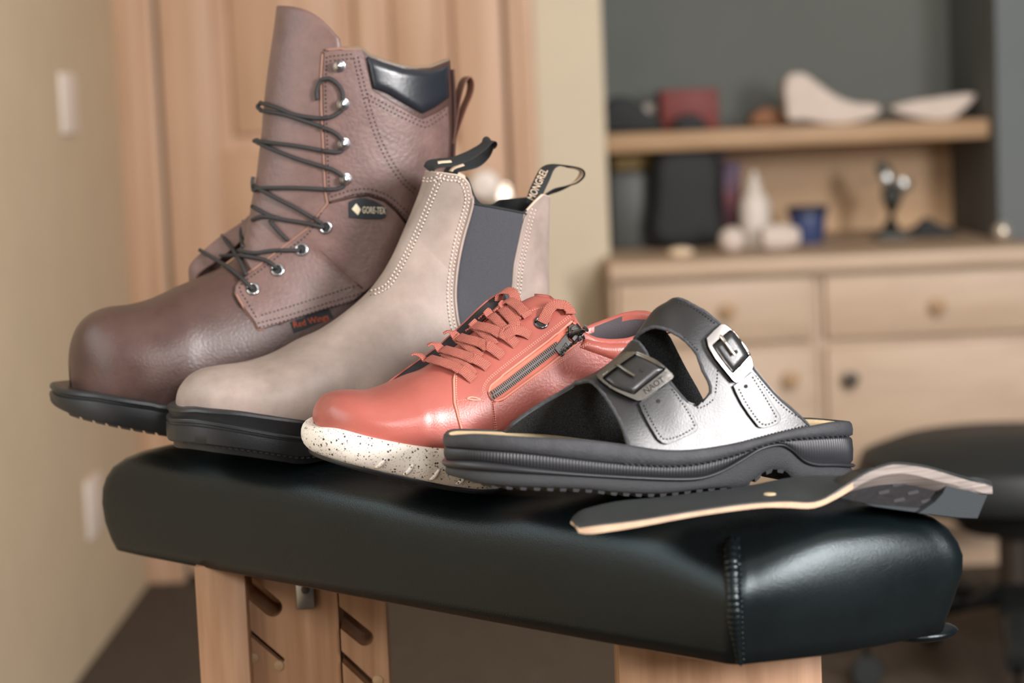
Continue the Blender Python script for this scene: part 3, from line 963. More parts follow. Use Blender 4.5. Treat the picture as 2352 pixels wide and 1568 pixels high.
CROWN = [(-1, -.009), (.08, -.010), (.17, -.012), (.25, -.0165), (.36, -.0115), (.46, -.0085), (1, -.008)]
CROWN = smoothtab(CROWN)
def padz(p, ins, g):
    u = (p - QUAD[0]).dot(UL)
    z = ZB + (TZ - ZB) * g
    if g > .5: z += interp(CROWN, u) * min(1, (g - .5) * 2)
    return z
LAY = [(.03, .03, .0), (.008, .02, .0), (.001, .016, .03), (-.0015, .016, .12), (-.004, .016, .26), (-.006, .016, .42), (-.006, .016, .56), (-.005, .017, .68), (-.0025, .018, .78), (.002, .02, .86), (.009, .022, .915), (.02, .022, .955), (.034, .02, .98), (.048, .016, .993), (.058, .011, .998), (.066, .008, 1.0)]
V = []; F = []
nr = None
for ins, rad, g in LAY:
    R_ = qring(ins, rad); nr = len(R_)
    for p, ci in R_:
        dk = min((p - q).length for q in QUAD)
        zz = padz(p, ins, g)
        dkr = (p - QUAD[1]).length; dkl = min((p - QUAD[3]).length, (p - QUAD[2]).length)
        if g > .35: zz -= (.014 * max(0, 1 - (p - QUAD[0]).length / .07) ** 1.5 + .004 * max(0, 1 - dkr / .06) ** 1.3 + .002 * max(0, 1 - dkl / .05) ** 1.5) * min(1, (g - .35) * 3)
        if ci < 0 or True:
            w = noise.noise(Vector((p.x * 9, p.y * 9, g * 2))) * .0025 * (1 if .05 < g < .8 else .2)
        nrm = Vector((0, 0))
        u_ = (p - QUAD[0]).dot(UL); fl = UL * (ss(LLEN - .12, LLEN, u_) * interp([(0, .003), (.25, .004), (.6, -.005), (.95, -.013), (1, -.013)], g))
        V.append(Vector((p.x + w + fl.x, p.y - w * .5 + fl.y, zz)))
for j in range(len(LAY) - 1):
    for i in range(nr): F.append((j * nr + i, j * nr + (i + 1) % nr, (j + 1) * nr + (i + 1) % nr, (j + 1) * nr + i))
F.append(tuple(range(nr - 1, -1, -1)))
mA = (QUAD[0] + QUAD[1]) / 2 + UL * .08; mB = (QUAD[3] + QUAD[2]) / 2 - UL * .08
base = len(V)
for i in range(nr):
    v = V[(len(LAY) - 1) * nr + i]; p = Vector((v.x, v.y)); t = max(0, min(1, (p - mA).dot(mB - mA) / (mB - mA).length_squared)); q = mA.lerp(mB, t)
    V.append(Vector((q.x, q.y, padz(p, .08, 1.0) + .0004)))
for i in range(nr): F.append(((len(LAY) - 1) * nr + i, (len(LAY) - 1) * nr + (i + 1) % nr, base + (i + 1) % nr, base + i))
pad = mk('pad', V, F, M['vinyl'], bench, angle=180, label='black vinyl covered pad')
PADB = bvh_of((V, F))
def pad_top(x, y):
    r = PADB.ray_cast(Vector((x, y, 2)), Vector((0, 0, -1))); return r[0].z if r[0] else None
# gathered corner seam
P, N_ = drape([(1684, 1238), (1680, 1262), (1683, 1320), (1686, 1390), (1690, 1450), (1697, 1520)], PADB, .0008, 4)
rad = [.0008 + .0042 * ss(0, .08, i / len(P)) * (1 - .75 * ss(.55, 1, i / len(P))) * (1 + .1 * math.sin(i * 1.9)) for i in range(len(P))]
mb = MB(); mb.tube(P, rad, 14)
P2, _ = drape([(1690, 1236), (1694, 1262), (1694, 1300), (1697, 1400), (1701, 1528)], PADB, .0006, 4)
mb.tube(P2, [.0022 * (1 + .28 * math.sin(i * 1.35)) * (1 - .5 * i / len(P2)) for i in range(len(P2))], 12)
P3, _ = drape([(1680, 1250), (1684, 1238), (1690, 1240)], PADB, .0012, 2); mb.tube(P3, .0018, 10)
mb.mk('corner_seam', M['vinyl'], bench, angle=180)
P, _ = drape([(1701, 1290), (1702, 1340), (1703, 1400), (1705, 1460), (1707, 1525)], PADB, .0004, 3)
mb = MB()
for i in range(2, len(P) - 1, 4):
    mb.add(*sphere(P[i], .0011, 6))
mb.mk('seam_stitching', M['vinyl'], bench)
# loose fold of the cover under the right corner
a = pt_z(2065, 1464, ZB); b = pt_z(2190, 1450, ZB)
mb = MB()
V2, F2 = sphere((0, 0, 0), 1, 12)
c = (a + b) / 2 + Vector((0, .012, -.001)); ax = (b - a).normalized(); L = (b - a).length * .62
mb.add([c + ax * v.x * L + Vector((-ax.y, ax.x, 0)) * v.y * .018 + Vector((0, 0, 1)) * v.z * .006 for v in V2], F2)
mb.mk('cover_fold', M['vinyl'], bench, angle=180)

# wooden legs
def board(name, poly, Y, dep, bev=.002, mat=None, extra=None):
    bm = bmesh.new(); pts = [pt_y(x, y, Y) for x, y in poly]
    f = [bm.verts.new((p.x, Y, p.z)) for p in pts]; b = [bm.verts.new((p.x, Y + dep, p.z)) for p in pts]; n = len(f)
    bm.faces.new(f); bm.faces.new(b[::-1])
    for i in range(n): bm.faces.new((f[i], f[(i + 1) % n], b[(i + 1) % n], b[i]))
    bmesh.ops.recalc_face_normals(bm, faces=bm.faces[:])
    bmesh.ops.triangulate(bm, faces=[g for g in bm.faces if len(g.verts) > 4])
    bm.verts.index_update()
    V = [v.co.copy() for v in bm.verts]; F = [[v.index for v in g.verts] for g in bm.faces]; bm.free()
    return mk(name, V, F, mat or M['legwood'], bench, smooth=False)
def vline(x, y, Y):
    """pixels of a plumb line through (x,y) at depth Y"""
    P = pt_y(x, y, Y)
    return lambda z: proj(Vector((P.x, Y, z)))
def legbox(name, x0, x1, y, Y, dep, ztop, zbot=0.0):
    a = pt_y(x0, y, Y).x; b = pt_y(x1, y, Y).x
    mb = MB().box((a, Y, zbot), (b, Y + dep, ztop), .0015); return mb.mk(name, M['legwood'], bench)
YLg = 1.70
ztop = ZB + .004
legbox('leg', 447, 563, 1330, YLg, .045, ztop)
def slotted(x0, x1, y, Y, dep, slots, name):
    """board with slanted slots let in from its left edge"""
    A = pt_y(x0, y, Y).x; B = pt_y(x1, y, Y).x
    left = [Vector((A, ztop))]
    for (sx, sy, ex, ey, wd) in slots:      # pixel start on the edge, pixel end, width px
        s0 = pt_y(sx, sy, Y); e0 = pt_y(ex, ey, Y); w = wd * Y / FPX / 2
        s = Vector((s0.x, s0.z)); e = Vector((e0.x, e0.z)); d = (e - s).normalized(); m = Vector((-d.y, d.x))
        if m.y < 0: m = -m
        k = (A - s.x) / d.x
        up = s + d * k + m * w; lo = s + d * k - m * w
        left.append(up - d * ((up.x - A) / d.x)); 
        for q in range(9):
            a = PI / 2 - PI * q / 8; left.append(e + m * w * math.sin(a) + d * w * math.cos(a))
        left.append(lo - d * ((lo.x - A) / d.x))
    left.append(Vector((A, 0)))
    poly = left + [Vector((B, 0)), Vector((B, ztop))]
    bm = bmesh.new()
    f = [bm.verts.new((p.x, Y, p.y)) for p in poly]; b = [bm.verts.new((p.x, Y + dep, p.y)) for p in poly]; n = len(f)
    bm.faces.new(f); bm.faces.new(b[::-1])
    for i in range(n): bm.faces.new((f[i], f[(i + 1) % n], b[(i + 1) % n], b[i]))
    bmesh.ops.recalc_face_normals(bm, faces=bm.faces[:]); bmesh.ops.triangulate(bm, faces=[g for g in bm.faces if len(g.verts) > 4])
    bm.verts.index_update(); V = [v.co.copy() for v in bm.verts]; F = [[v.index for v in g.verts] for g in bm.faces]; bm.free()
    return mk(name, V, F, M['legwood'], bench, smooth=False)
slotted(566, 776, 1400, YLg + .018, .05, [(575, 1350, 626, 1394, 46), (574, 1452, 648, 1515, 12)], 'slotted_board')
slotted(782, 888, 1440, YLg + .002, .04, [(790, 1425, 838, 1464, 40), (790, 1512, 850, 1568, 20)], 'slotted_board')
legbox('slot_backing', 566, 886, 1400, YLg + .085, .018, ztop)  # board added behind the slots so that they show shadowed wood
P = pt_y(700, 1368, YLg + .018); mb = MB(); a, b, c, d = pxr(680, 1335, 722, 1398, YLg + .014)
mb.box((a, YLg + .012, c), (b, YLg + .018, d), .001); br = mb.mk('bracket', M['steel'], bench)
mb = MB(); mb.lathe([(0, 0), (.0035, 0), (.003, .0015), (0, .002)], (pt_y(698, 1362, YLg).x, YLg + .012, pt_y(698, 1362, YLg).z), 16, (0, -1, 0)); mb.mk('screw', M['darkknob'], br)
for x, y in ((583, 1510), (640, 1528), (868, 1562)):
    Q = pt_y(x, y, YLg + (.018 if x < 700 else .002)); mb = MB(); mb.lathe([(0, 0), (.0045, 0), (.004, .0012), (0, .002)], Q, 16, (0, -1, 0)); mb.mk('board_spot', M['shelfwood'], bench)  # small flat discs set where the boards show diffuse marks
# front leg
legbox('leg', 1421, 1888, 1540, 1.452, .07, ZB - .0008)
# back frame joining both legs, under the pad
a = pt_y(760, 1400, YLg + .05); b = pt_y(1600, 1540, 1.50)
mb = MB()
pa, pb = Vector((a.x, YLg + .042, .3)), Vector((b.x, 1.53, .3))
d = (pb - pa).normalized(); n = Vector((-d.y, d.x, 0)) * .015
mb.add([pa + n + Vector((0, 0, -.03)), pb + n + Vector((0, 0, -.03)), pb - n + Vector((0, 0, -.03)), pa - n + Vector((0, 0, -.03)),
        pa + n + Vector((0, 0, .03)), pb + n + Vector((0, 0, .03)), pb - n + Vector((0, 0, .03)), pa - n + Vector((0, 0, .03))],
       [(3, 2, 1, 0), (4, 5, 6, 7), (0, 1, 5, 4), (1, 2, 6, 5), (2, 3, 7, 6), (3, 0, 4, 7)])
mb.mk('stretcher', M['legwood'], bench, smooth=False)

# =================================================================== light and camera
def area(name, loc, target, size, power, color=(1, 1, 1), shape='DISK', size_y=None):
    l = bpy.data.lights.new(name, 'AREA'); l.energy = power; l.size = size; l.color = color; l.shape = shape
    if size_y: l.shape = 'RECTANGLE'; l.size_y = size_y
    o = bpy.data.objects.new(name, l); COL.objects.link(o); o.location = loc
    o.rotation_euler = (Vector(target) - Vector(loc)).to_track_quat('-Z', 'Y').to_euler(); return o
area('window_light', (1.70, -.12, 1.45), (.1, 1.5, .84), .5, 112, (1, .965, .955), size_y=.75)
area('fill_lamp', (.65, -1.1, 1.6), (0, 1.6, .85), .5, 26, (1, .97, .96))
area('left_fill', (-.82, 1.3, 1.0), (.2, 1.45, .75), .9, 8, (.76, .92, 1), size_y=.9)  # added cool fill, no window in the wall: sheen for the pad's long face
area('background_fill', (.95, 2.3, 1.85), (.65, 5.0, .85), .8, 31, (1, .95, .9))  # added fill well below the ceiling, brightens door, alcove and cabinets
w = bpy.data.worlds.new('World'); scene.world = w; w.use_nodes = True
w.node_tree.nodes['Background'].inputs['Color'].default_value = (.75, .85, 1, 1)
w.node_tree.nodes['Background'].inputs['Strength'].default_value = .08

cd = bpy.data.cameras.new('camera'); cam = bpy.data.objects.new('camera', cd); COL.objects.link(cam)
cd.sensor_width = 36; cd.lens = FPX / IW * 36; cd.clip_start = .05
cam.matrix_world = Matrix(((RIGHT.x, UP.x, -FWD.x, CAM.x), (RIGHT.y, UP.y, -FWD.y, CAM.y), (RIGHT.z, UP.z, -FWD.z, CAM.z), (0, 0, 0, 1)))
cd.dof.use_dof = True; cd.dof.focus_distance = 1.56; cd.dof.aperture_fstop = 5.2
scene.camera = cam
scene.view_settings.view_transform = 'Standard'; scene.view_settings.look = 'None'; scene.view_settings.gamma = 1
scene.view_settings.exposure = 0.0
scene.cycles.use_denoising = True
# =================================================================== shared shoe materials
M['blackrubber'] = material('black_rubber', (32, 34, 37), .36, var=.12, vscale=60, bump=.12, bscale=900)
M['lace_black'] = material('waxed_black_lace', (42, 41, 42), .6, bump=.5, bscale=1500)
M['nickel'] = material('dark_nickel', (190, 192, 196), .2, metal=1.0)
M['label'] = material('woven_black_label', (38, 42, 46), .8, bump=.3, bscale=1600)
M['thread_dark'] = material('dark_thread', (48, 40, 38), .8)

# =================================================================== laced brown work boot
HB = ZC - .2615
bf = Frame(500, 1015, HB, .053, 16)
s_t, _ = bf.un(116, 895)
bplan = Plan(bf.un(1062, 960)[0], s_t, .0545, BLUNT)
boot = thing('lace_up_boot', 'tall dark brown leather lace-up work boot, rearmost on the bench', 'boot', bf.w(0, 0, 0), 'shoes lined up on the bench')
M['boot'] = material('brown_boot_leather', (76, 55, 50), .38, spec=.45, var=.16, vscale=38, bump=.22, bscale=420, rvar=.06)
M['boot_panel'] = material('tumbled_brown_leather', (108, 84, 79), .44, spec=.45, var=.18, vscale=55, bump=.4, bscale=330, rvar=.05)
M['boot_edge'] = material('cut_leather_edge', (140, 104, 90), .8)
M['boot_lining'] = material('beige_boot_lining', (126, 112, 92), .9, bump=.4, bscale=900)
M['padblack'] = material('black_padded_leather', (34, 38, 44), .3, bump=.1, bscale=250)

def nearcurve(fr, plan, pts, heel, toe=None):
    t = [fr.near(x, y, plan.near) for x, y in pts]
    t += heel
    if toe: t += toe
    t.sort(); t = smoothtab(t, 8); return lambda s: interp(t, s)

tip_top = bf.un(117, 880); tip_bot = bf.un(117, 932)
b_top = nearcurve(bf, bplan, [(215, 902), (251, 908), (340, 921), (400, 929)], [(s_t - .33, .036), (s_t - .22, .036), (s_t - .16, .03)], [(s_t, tip_top[1]), (s_t - .006, tip_top[1] - .002)])
b_bot = nearcurve(bf, bplan, [(179, 961), (285, 986), (385, 1003)], [(0.0, 0.0), (-.3, 0.0)], [(s_t, tip_bot[1])])
def lerpf(a, b, k, d=0.0): return lambda s: a(s) * (1 - k) + b(s) * k + d
LT, LB = b_top, b_bot
V, F = sole_mesh(bf, bplan, [(-.006, lambda s: LT(s) - .0005), (-.0015, lambda s: LT(s)), (0, lambda s: LT(s) - .0012), (.0004, lambda s: LT(s) - .0035), (-.0012, lambda s: LT(s) - .0045), (-.0014, lambda s: LT(s) - .006), (.0005, lambda s: LT(s) - .007), (.001, lerpf(LT, LB, .5)), (.0004, lerpf(LT, LB, .8)), (-.0012, lerpf(LT, LB, .93))], m=150, cap_top=True, cap_bot=True)
mk('outsole', V, F, M['blackrubber'], boot, angle=32)
# lugs
mb = MB()
for i in range(34):
    for side in (1, -1):
        s = s_t - .012 - i * .0095
        if s < s_t - .32: continue
        n0 = (bplan.near(s) if side > 0 else -bplan.far(s)) - side * .003
        s1 = s - .0068
        n1 = (bplan.near(s1) if side > 0 else -bplan.far(s1)) - side * .003
        z0, z1 = LB(s) + .004, LB(s1) + .004; d = .0062
        i0 = -side * .024
        P = [bf.w(s, n0, z0), bf.w(s1, n1, z1), bf.w(s1, n1 + i0, z1), bf.w(s, n0 + i0, z0)]
        Q = [p + Vector((0, 0, -d + .002)) for p in P]
        mb.add(P + Q, [(0, 3, 2, 1), (4, 5, 6, 7), (0, 1, 5, 4), (1, 2, 6, 5), (2, 3, 7, 6), (3, 0, 4, 7)])
mb.mk('tread_lugs', material('brown_tread', (60, 46, 38), .7), boot, smooth=False)

def footkeys(lf, fr, plan, tip, Fpts, feather, inset, r0, p, bulge=1.02):
    s, h = fr.un(*tip); lf.key((s, h), (s, h - .001), .0006, .0006, .0004, .0004, .7, 2)
    for (x, y) in Fpts:
        s, h = fr.un(x, y)
        nb, fb = max(.001, plan.near(s) - inset), max(.001, plan.far(s) - inset)
        lf.key((s, h), (s, feather(s)), nb * bulge, fb * bulge, nb, fb, r0, p)
def fankey(lf, fr, plan, Fp, Bp, W, feather, inset, r0=.6, p=2.0, Wf=None, up=False):
    F_ = fr.un(*Fp)
    if up: B_ = fr.un(*Bp); nb = fb = 0
    else:
        s = fr.un(Bp, 960)[0]; B_ = (s, feather(s)); nb, fb = max(0, plan.near(s) - inset), max(0, plan.far(s) - inset)
    lf.key(F_, B_, W, Wf or W, nb, fb, r0, p)

b_feather = lambda s: LT(s) - .002
# upper's own plan: tip of the toe cap sits back from the sole edge
s_u = bf.un(157, 830)[0]
buplan = Plan(bf.un(1050, 960)[0], s_u, .0495, BLUNT)
bl = Loft(bf)
footkeys(bl, bf, buplan, (157, 832), [(158.5, 812), (163, 787), (174, 757), (190, 735), (215, 717), (251, 705), (300, 699), (348, 686), (400, 662)], b_feather, 0, .72, 2.3)
fk = lambda *a, **k: fankey(bl, bf, buplan, *a, b_feather, 0, **k)
fk((446, 642), 462, .0492, r0=.72, p=2.2); fk((500, 618), 540, .0476, r0=.72, p=2.1); fk((538, 594), 640, .0455, r0=.7); fk((563, 562), 750, .0435, r0=.66)
fk((574, 522), 860, .041, r0=.6); fk((580, 492), 950, .0405, r0=.57, p=2); fk((583, 470), 1026, .040, r0=.52, p=2); fk((586, 455), 1046, .0405, r0=.5, p=2)
fk((589, 436), (1051, 900), .0415, r0=.5, up=True); fk((596, 400), (1050, 790), .043, r0=.5, up=True); fk((602, 350), (1046, 640), .0445, r0=.5, up=True)
fk((608, 300), (1036, 500), .0455, r0=.5, up=True); fk((612, 245), (1033, 390), .0465, r0=.5, up=True); fk((619, 185), (1036, 300), .048, r0=.5, up=True)
fk((628, 120), (1035, 215), .0485, r0=.5, up=True); fk((637, 60), (1031, 148), .0485, r0=.5, up=True); fk((643, 10), (1028, 90), .0485, r0=.5, up=True)
collar = [(600, 112), (745, 113), (834, 110), (838, 122), (870, 135), (910, 149), (950, 157), (990, 155), (1015, 145), (1034, 138)]
rimb = rim_solver(bl, collar, collar, 12.0)
V, F = bl.grid(110, 96, rim=rimb, tfix=16.0)
BOOTVF = (V, F)
mk('upper', V, F, M['boot'], boot, angle=180)
(l1, l2) = lining_mesh(bl, rimb, 14, 96, 17.0, .004)
mk('collar_edge', l1[0], l1[1], M['boot_lining'], boot, angle=180)
mk('lining', l2[0], l2[1], M['boot_lining'], boot, angle=180)
BB = bvh_of(BOOTVF)

# tongue: the front of the same last, carried above the collar
tm = len(bl.K) - 1
def tongue():
    V = []; F = []
    NT, NQ = 70, 36
    for j in range(NT + 1):
        f = j / NT
        for i in range(NQ + 1):
            a = -1 + 2 * i / NQ
            qm = .50 - .13 * f ** 2
            q = a * qm
            tend = tm + .62 - .0
            drop_ = 1.0 * max(0, (abs(a) - .4) / .6) ** 2.2
            t0, t1 = 12.5, tm - .12 - drop_
            t = t0 + (t1 - t0) * f
            P = bl.P(t, q)
            c = bl.at(t); ctr = bf.w((c[0] + c[2]) / 2, 0, (c[1] + c[3]) / 2)
            n = (P - ctr); n.z = 0; n.normalize()
            crease = .0004 * math.sin(t * 9 + q * 5) * ss(15.5, 14, t)
            V.append(P + n * (.0022 + crease))
    w = NQ + 1
    for j in range(NT):
        for i in range(NQ): F.append((j * w + i, j * w + i + 1, (j + 1) * w + i + 1, (j + 1) * w + i))
    return V, F
TV, TF = tongue()
if True:
    n_ = (TV[TF[400][1]] - TV[TF[400][0]]).cross(TV[TF[400][2]] - TV[TF[400][0]])
    if n_.dot(TV[TF[400][0]] - bf.w(bf.un(850, 300)[0], 0, .2)) < 0: TF = [tuple(reversed(f)) for f in TF]
sv, sf = slab((TV, TF), .0022)
mk('tongue', sv, sf, M['boot_panel'], boot, angle=180, label='tall smooth brown leather tongue')
BB = bvh_of(BOOTVF, (TV, TF))

# shaft panel and eyelet panel on the near side
shaft = [(743, 119), (760, 113), (832, 112), (838, 126), (848, 170), (856, 205), (890, 226), (930, 250), (968, 272), (1000, 258), (1030, 240), (1033, 300), (1031, 350), (1015, 420), (1000, 470), (965, 545), (938, 516), (912, 483), (885, 459), (846, 446), (808, 450), (754, 466), (748, 440), (744, 330), (740, 240), (738, 180)]
BB0 = bvh_of(BOOTVF)
VF = decal(shaft, BB0, .0034, 9, 3, smooth=False)
PANELS = [VF]; shp = mk('shaft_panel', *VF, M['boot_panel'], boot, angle=60)
eyest = [(754, 466), (706, 525), (645, 571), (600, 606), (568, 629), (548, 645), (539, 656), (538, 670), (545, 690), (565, 715), (584, 740), (592, 757), (606, 756), (668, 737), (757, 709), (808, 696), (860, 655), (930, 600), (960, 560), (936, 517), (910, 485), (884, 462), (846, 449), (808, 453)]
VF2 = decal(eyest, BB0, .0036, 9, 3, smooth=False)
PANELS.append(VF2); eyp = mk('eyelet_panel', *VF2, M['boot_panel'], boot, angle=60)
BP = bvh_of(BOOTVF, (TV, TF), *PANELS)
# pale cut edges
mb = MB()
for pl in ([(741, 119), (737, 180), (738, 250), (742, 330), (745, 400), (747, 440), (752, 467), (706, 525), (645, 571), (600, 606), (568, 629)], [(541, 672), (565, 715), (584, 740), (592, 757), (606, 756)], [(745, 115), (790, 111), (833, 109)]):
    P, _ = drape(pl, BP, .0002, 6, 1, smooth=False); mb.tube(P, .0011, 8)
mb.mk('cut_edge', M['boot_edge'], boot, angle=180)
mb = MB(); P, _ = drape([(757, 466), (808, 451), (846, 447), (885, 460), (912, 484), (938, 516), (950, 533)], BP, .0003, 5, 2); mb.tube(P, .0013, 8)
mb.mk('arched_edge', M['boot'], boot, angle=180)
# black padded collar
padc = [(840, 127), (880, 142), (930, 157), (985, 161), (1012, 154), (1031, 147), (1034, 224), (1000, 248), (970, 263), (930, 241), (890, 217), (855, 204), (846, 165)]
VF3 = decal(padc, BP, .0012, 7, 4, smooth=False, dome=.0035)
mk('padded_collar', *VF3, M['padblack'], boot, angle=180, label='black padded collar')
# stitching
mb = MB()
sk = dict(dash=6, gap=3.5, r=.00055, lift=.0002)
for pl in ([(822, 130), (833, 178), (850, 242), (870, 306), (898, 365), (930, 412), (962, 440)], [(843, 215), (860, 225), (907, 250), (968, 279), (985, 278), (1030, 246)],
           [(760, 452), (808, 437), (848, 434), (892, 450), (930, 482), (958, 512)], [(592, 742), (668, 722), (757, 694), (830, 672), (870, 650)], [(756, 130), (800, 125), (818, 124)]):
    stitches(pl, BP, mb=mb, double=10, **sk)
stitches([(751, 130), (748, 190), (749, 250), (752, 330), (755, 400), (757, 452)], BP, mb=mb, **sk)
stitches([(600, 724), (668, 703), (757, 675), (830, 652)], BP, mb=mb, **sk)
stitches([(744, 480), (706, 538), (650, 580), (600, 619), (560, 648), (551, 664), (573, 702), (592, 735)], BP, mb=mb, **sk)
mb.mk('stitching', M['thread_dark'], boot)
# far eyelet panel seen over the throat
o_ = [(434, 645), (433, 618), (440, 602), (462, 580), (500, 547), (553, 511), (574, 492)]
i_ = [(446, 645), (450, 622), (468, 606), (505, 582), (545, 548), (573, 520), (582, 500)]
A = resample(spline(o_, 6), 0, count=30); B = resample(spline(i_, 6), 0, count=30)
V = []; F = []
for k in range(31):
    n0, n1 = -.038 + .006 * k / 30, -.026 + .008 * k / 30
    a = bf.w(bf.un(*A[k], n0)[0], n0, bf.un(*A[k], n0)[1]); b = bf.w(bf.un(*B[k], n1)[0], n1, bf.un(*B[k], n1)[1])
    dn = bf.w(bf.un(*A[k], n0)[0] - .006, n0 - .014, bf.un(*A[k], n0)[1] - .022)
    V += [a + (dn - a) * 1.0, a + Vector((0, 0, .0)), a.lerp(b, .12) + Vector((0, 0, .0008)), a.lerp(b, .5) - Vector((0, 0, .003)), b - Vector((0, 0, .004))]
for k in range(30):
    for j in range(4): F.append((k * 5 + j, k * 5 + j + 1, (k + 1) * 5 + j + 1, (k + 1) * 5 + j))
fv, ff = slab((V, F), .0016)
mk('far_eyelet_panel', fv, ff, M['boot_panel'], boot, angle=60)
# eyelets and speed hooks
for x, y in ((748, 522), (693, 573), (638, 620), (581, 664)):
    P, n, _ = hit(BP, x, y); mb = MB()
    mb.add(*torus(P + n * .0008, n, .0043, .0013)[:2]); mb.mk('eyelet', M['nickel'], boot)
    mb = MB(); mb.lathe([(0, 0), (.0036, 0), (.0036, .0006), (0, .0006)], P + n * .0002, 16, n); mb.mk('eyelet_hole', M['blackstuff'], boot)
for x, y in ((779, 152), (788, 240), (790, 331), (794, 412)):
    P, n, _ = hit(BP, x, y); mb = MB()
    mb.lathe([(0, 0), (.0052, 0), (.0050, .001), (.002, .0016), (.0018, .004), (.0036, .0048), (.0044, .0065), (.0036, .0082), (0, .009)], P, 18, n)
    mb.mk('lace_hook', M['nickel'], boot)
# laces
LACES = [[(787, 240), (787, 212), (774, 191), (755, 180), (738, 188), (730, 208), (731, 230)],
         [(602, 236), (639, 247), (678, 263), (729, 271), (762, 268), (785, 253), (789, 240)],
         [(602, 254), (652, 262), (693, 275), (741, 291), (772, 306), (787, 322)],
         [(791, 336), (780, 349), (741, 345), (678, 334), (614, 327), (594, 322)],
         [(594, 326), (627, 342), (678, 362), (729, 378), (767, 390), (790, 407)],
         [(795, 422), (770, 434), (681, 431), (604, 433), (590, 440), (588, 420), (590, 408)],
         [(590, 428), (630, 451), (681, 477), (722, 501), (740, 512)],
         [(748, 523), (706, 513), (655, 505), (604, 497), (579, 505)],
         [(622, 508), (645, 535), (663, 553)], [(579, 474), (619, 495), (640, 500)],
         [(693, 575), (629, 575), (584, 581), (548, 575)], [(560, 508), (553, 533), (558, 567)],
         [(510, 541), (532, 569), (553, 602), (566, 632)], [(637, 617), (609, 597), (553, 587), (505, 588)],
         [(459, 574), (497, 597), (540, 625), (581, 664)]]
LP = []
def span(px, na, nb, lift=.0028):
    """lace pulled straight between two ends: n given = beyond the far panel, None = on the near skin"""
    q = [tuple(p) for p in resample(spline(px, 6), 5)]
    def end(p, n):
        if n is None: h = hits(BP, [p])[0]; return (h[0] + h[1] * lift - CAM).length
        s, h = bf.un(p[0], p[1], n); return (bf.w(s, n, h) - CAM).length
    d0, d1 = end(q[0], na), end(q[-1], nb); D = []
    for i, p in enumerate(q):
        d = d0 + (d1 - d0) * i / (len(q) - 1); h = hit(BP, *p)
        if h: d = min(d, h[2] - .0024)
        D.append(d)
    D0 = D[:]
    for _ in range(10): D = [D[i] if i in (0, len(D) - 1) else min((D[i - 1] + 2 * D[i] + D[i + 1]) / 4, D0[i] + .0) for i in range(len(D))]
    return [CAM + ray(*p) * d for p, d in zip(q, D)]
FAR = {7: (None, -.030), 9: (-.030, None), 10: (None, -.026), 11: (-.034, -.018), 12: (-.036, None), 13: (None, -.026), 14: (-.036, None)}
for li, pl in enumerate(LACES):
    if li in FAR: P = span(pl, *FAR[li])
    else: P, N = drape(pl, BP, .0030, 5, 6)
    LP.append(P)
    mb = MB(); mb.tube(P, .0017, 10); mb.mk('lace', M['lace_black'], boot, angle=180)
# left turns of the laces round the tongue
for a, b in ((LP[1][0], LP[2][0]), (LP[3][-1], LP[4][0])):
    c = a.lerp(b, .5) + bf.S * .0022 - bf.N * .002
    mb = MB(); mb.tube([Vector(v) for v in spline([a - bf.S * .001, c, b - bf.S * .001], 6)], .0017, 10); mb.mk('lace', M['lace_black'], boot, angle=180)
# labels
gl = [(799, 463), (813, 456), (828, 453), (843, 454), (863, 461), (880, 471), (887, 479), (888, 499), (877, 505), (840, 505), (800, 501)]
VF4 = decal(gl, BP, .0014, 6, 3, smooth=False); lb = mk('round_label', *VF4, M['label'], boot, angle=60, label='black rubber side label with pale lettering')
LBV = bvh_of(BOOTVF, *PANELS, VF4)
M['goldtext'] = material('pale_gold_print', (226, 214, 186), .6)
V, F = text_mesh('GORE-TEX', (832, 489), (885, 491), 15, LBV, .0004); mk('lettering', V, F, M['goldtext'], lb, smooth=False)
VF5 = decal([(818, 467), (829, 481), (822, 494), (808, 480)], LBV, .0004, 5, 0, smooth=False, under=-.0002); mk('diamond_mark', *VF5, M['goldtext'], lb, smooth=False)
rl = [(664, 739), (756, 707), (767, 730), (674, 767)]
VF6 = decal(rl, BP, .0007, 6, 2, smooth=False); lb = mk('side_label', *VF6, M['label'], boot, angle=60, label='small black tag with red lettering')
LBV2 = bvh_of(BOOTVF, *PANELS, VF6)
M['redtext'] = material('red_thread', (176, 74, 50), .8)
V, F = text_mesh('Red Wings', (676, 753), (756, 733), 14, LBV2, .0004); mk('lettering', V, F, M['redtext'], lb, smooth=False)
# pull loop at the back
pl = [(1034, 330, .2), (1042, 280, .2), (1052, 225, .2), (1063, 188, .2), (1074, 178, .2), (1081, 192, .2), (1078, 216, .2), (1064, 250, .2), (1050, 290, .2), (1040, 322, .2)]
P = []
for x, y, _ in spline(pl, 6):
    s, h = bf.un(x, y); P.append(bf.w(s, 0, h))
N = []
for i in range(len(P)):
    T = P[min(i + 1, len(P) - 1)] - P[max(0, i - 1)]; N.append(T.cross(bf.N).normalized())
V, F, U = ribbon(P, N, .021, .0022, n=10); mk('pull_loop', V, F, M['boot_edge'], boot, angle=60)
# back strip
st = [bf.un(x, y) for x, y in ((1034, 160), (1038, 220), (1038, 300), (1035, 380), (1034, 470))]
P = [bf.w(s, .002, h) for s, h in spline(st, 6)]; N = [-bf.S for _ in P]
V, F, U = ribbon(P, N, .016, .004, n=10); mk('back_strip', V, F, M['boot'], boot, angle=60)
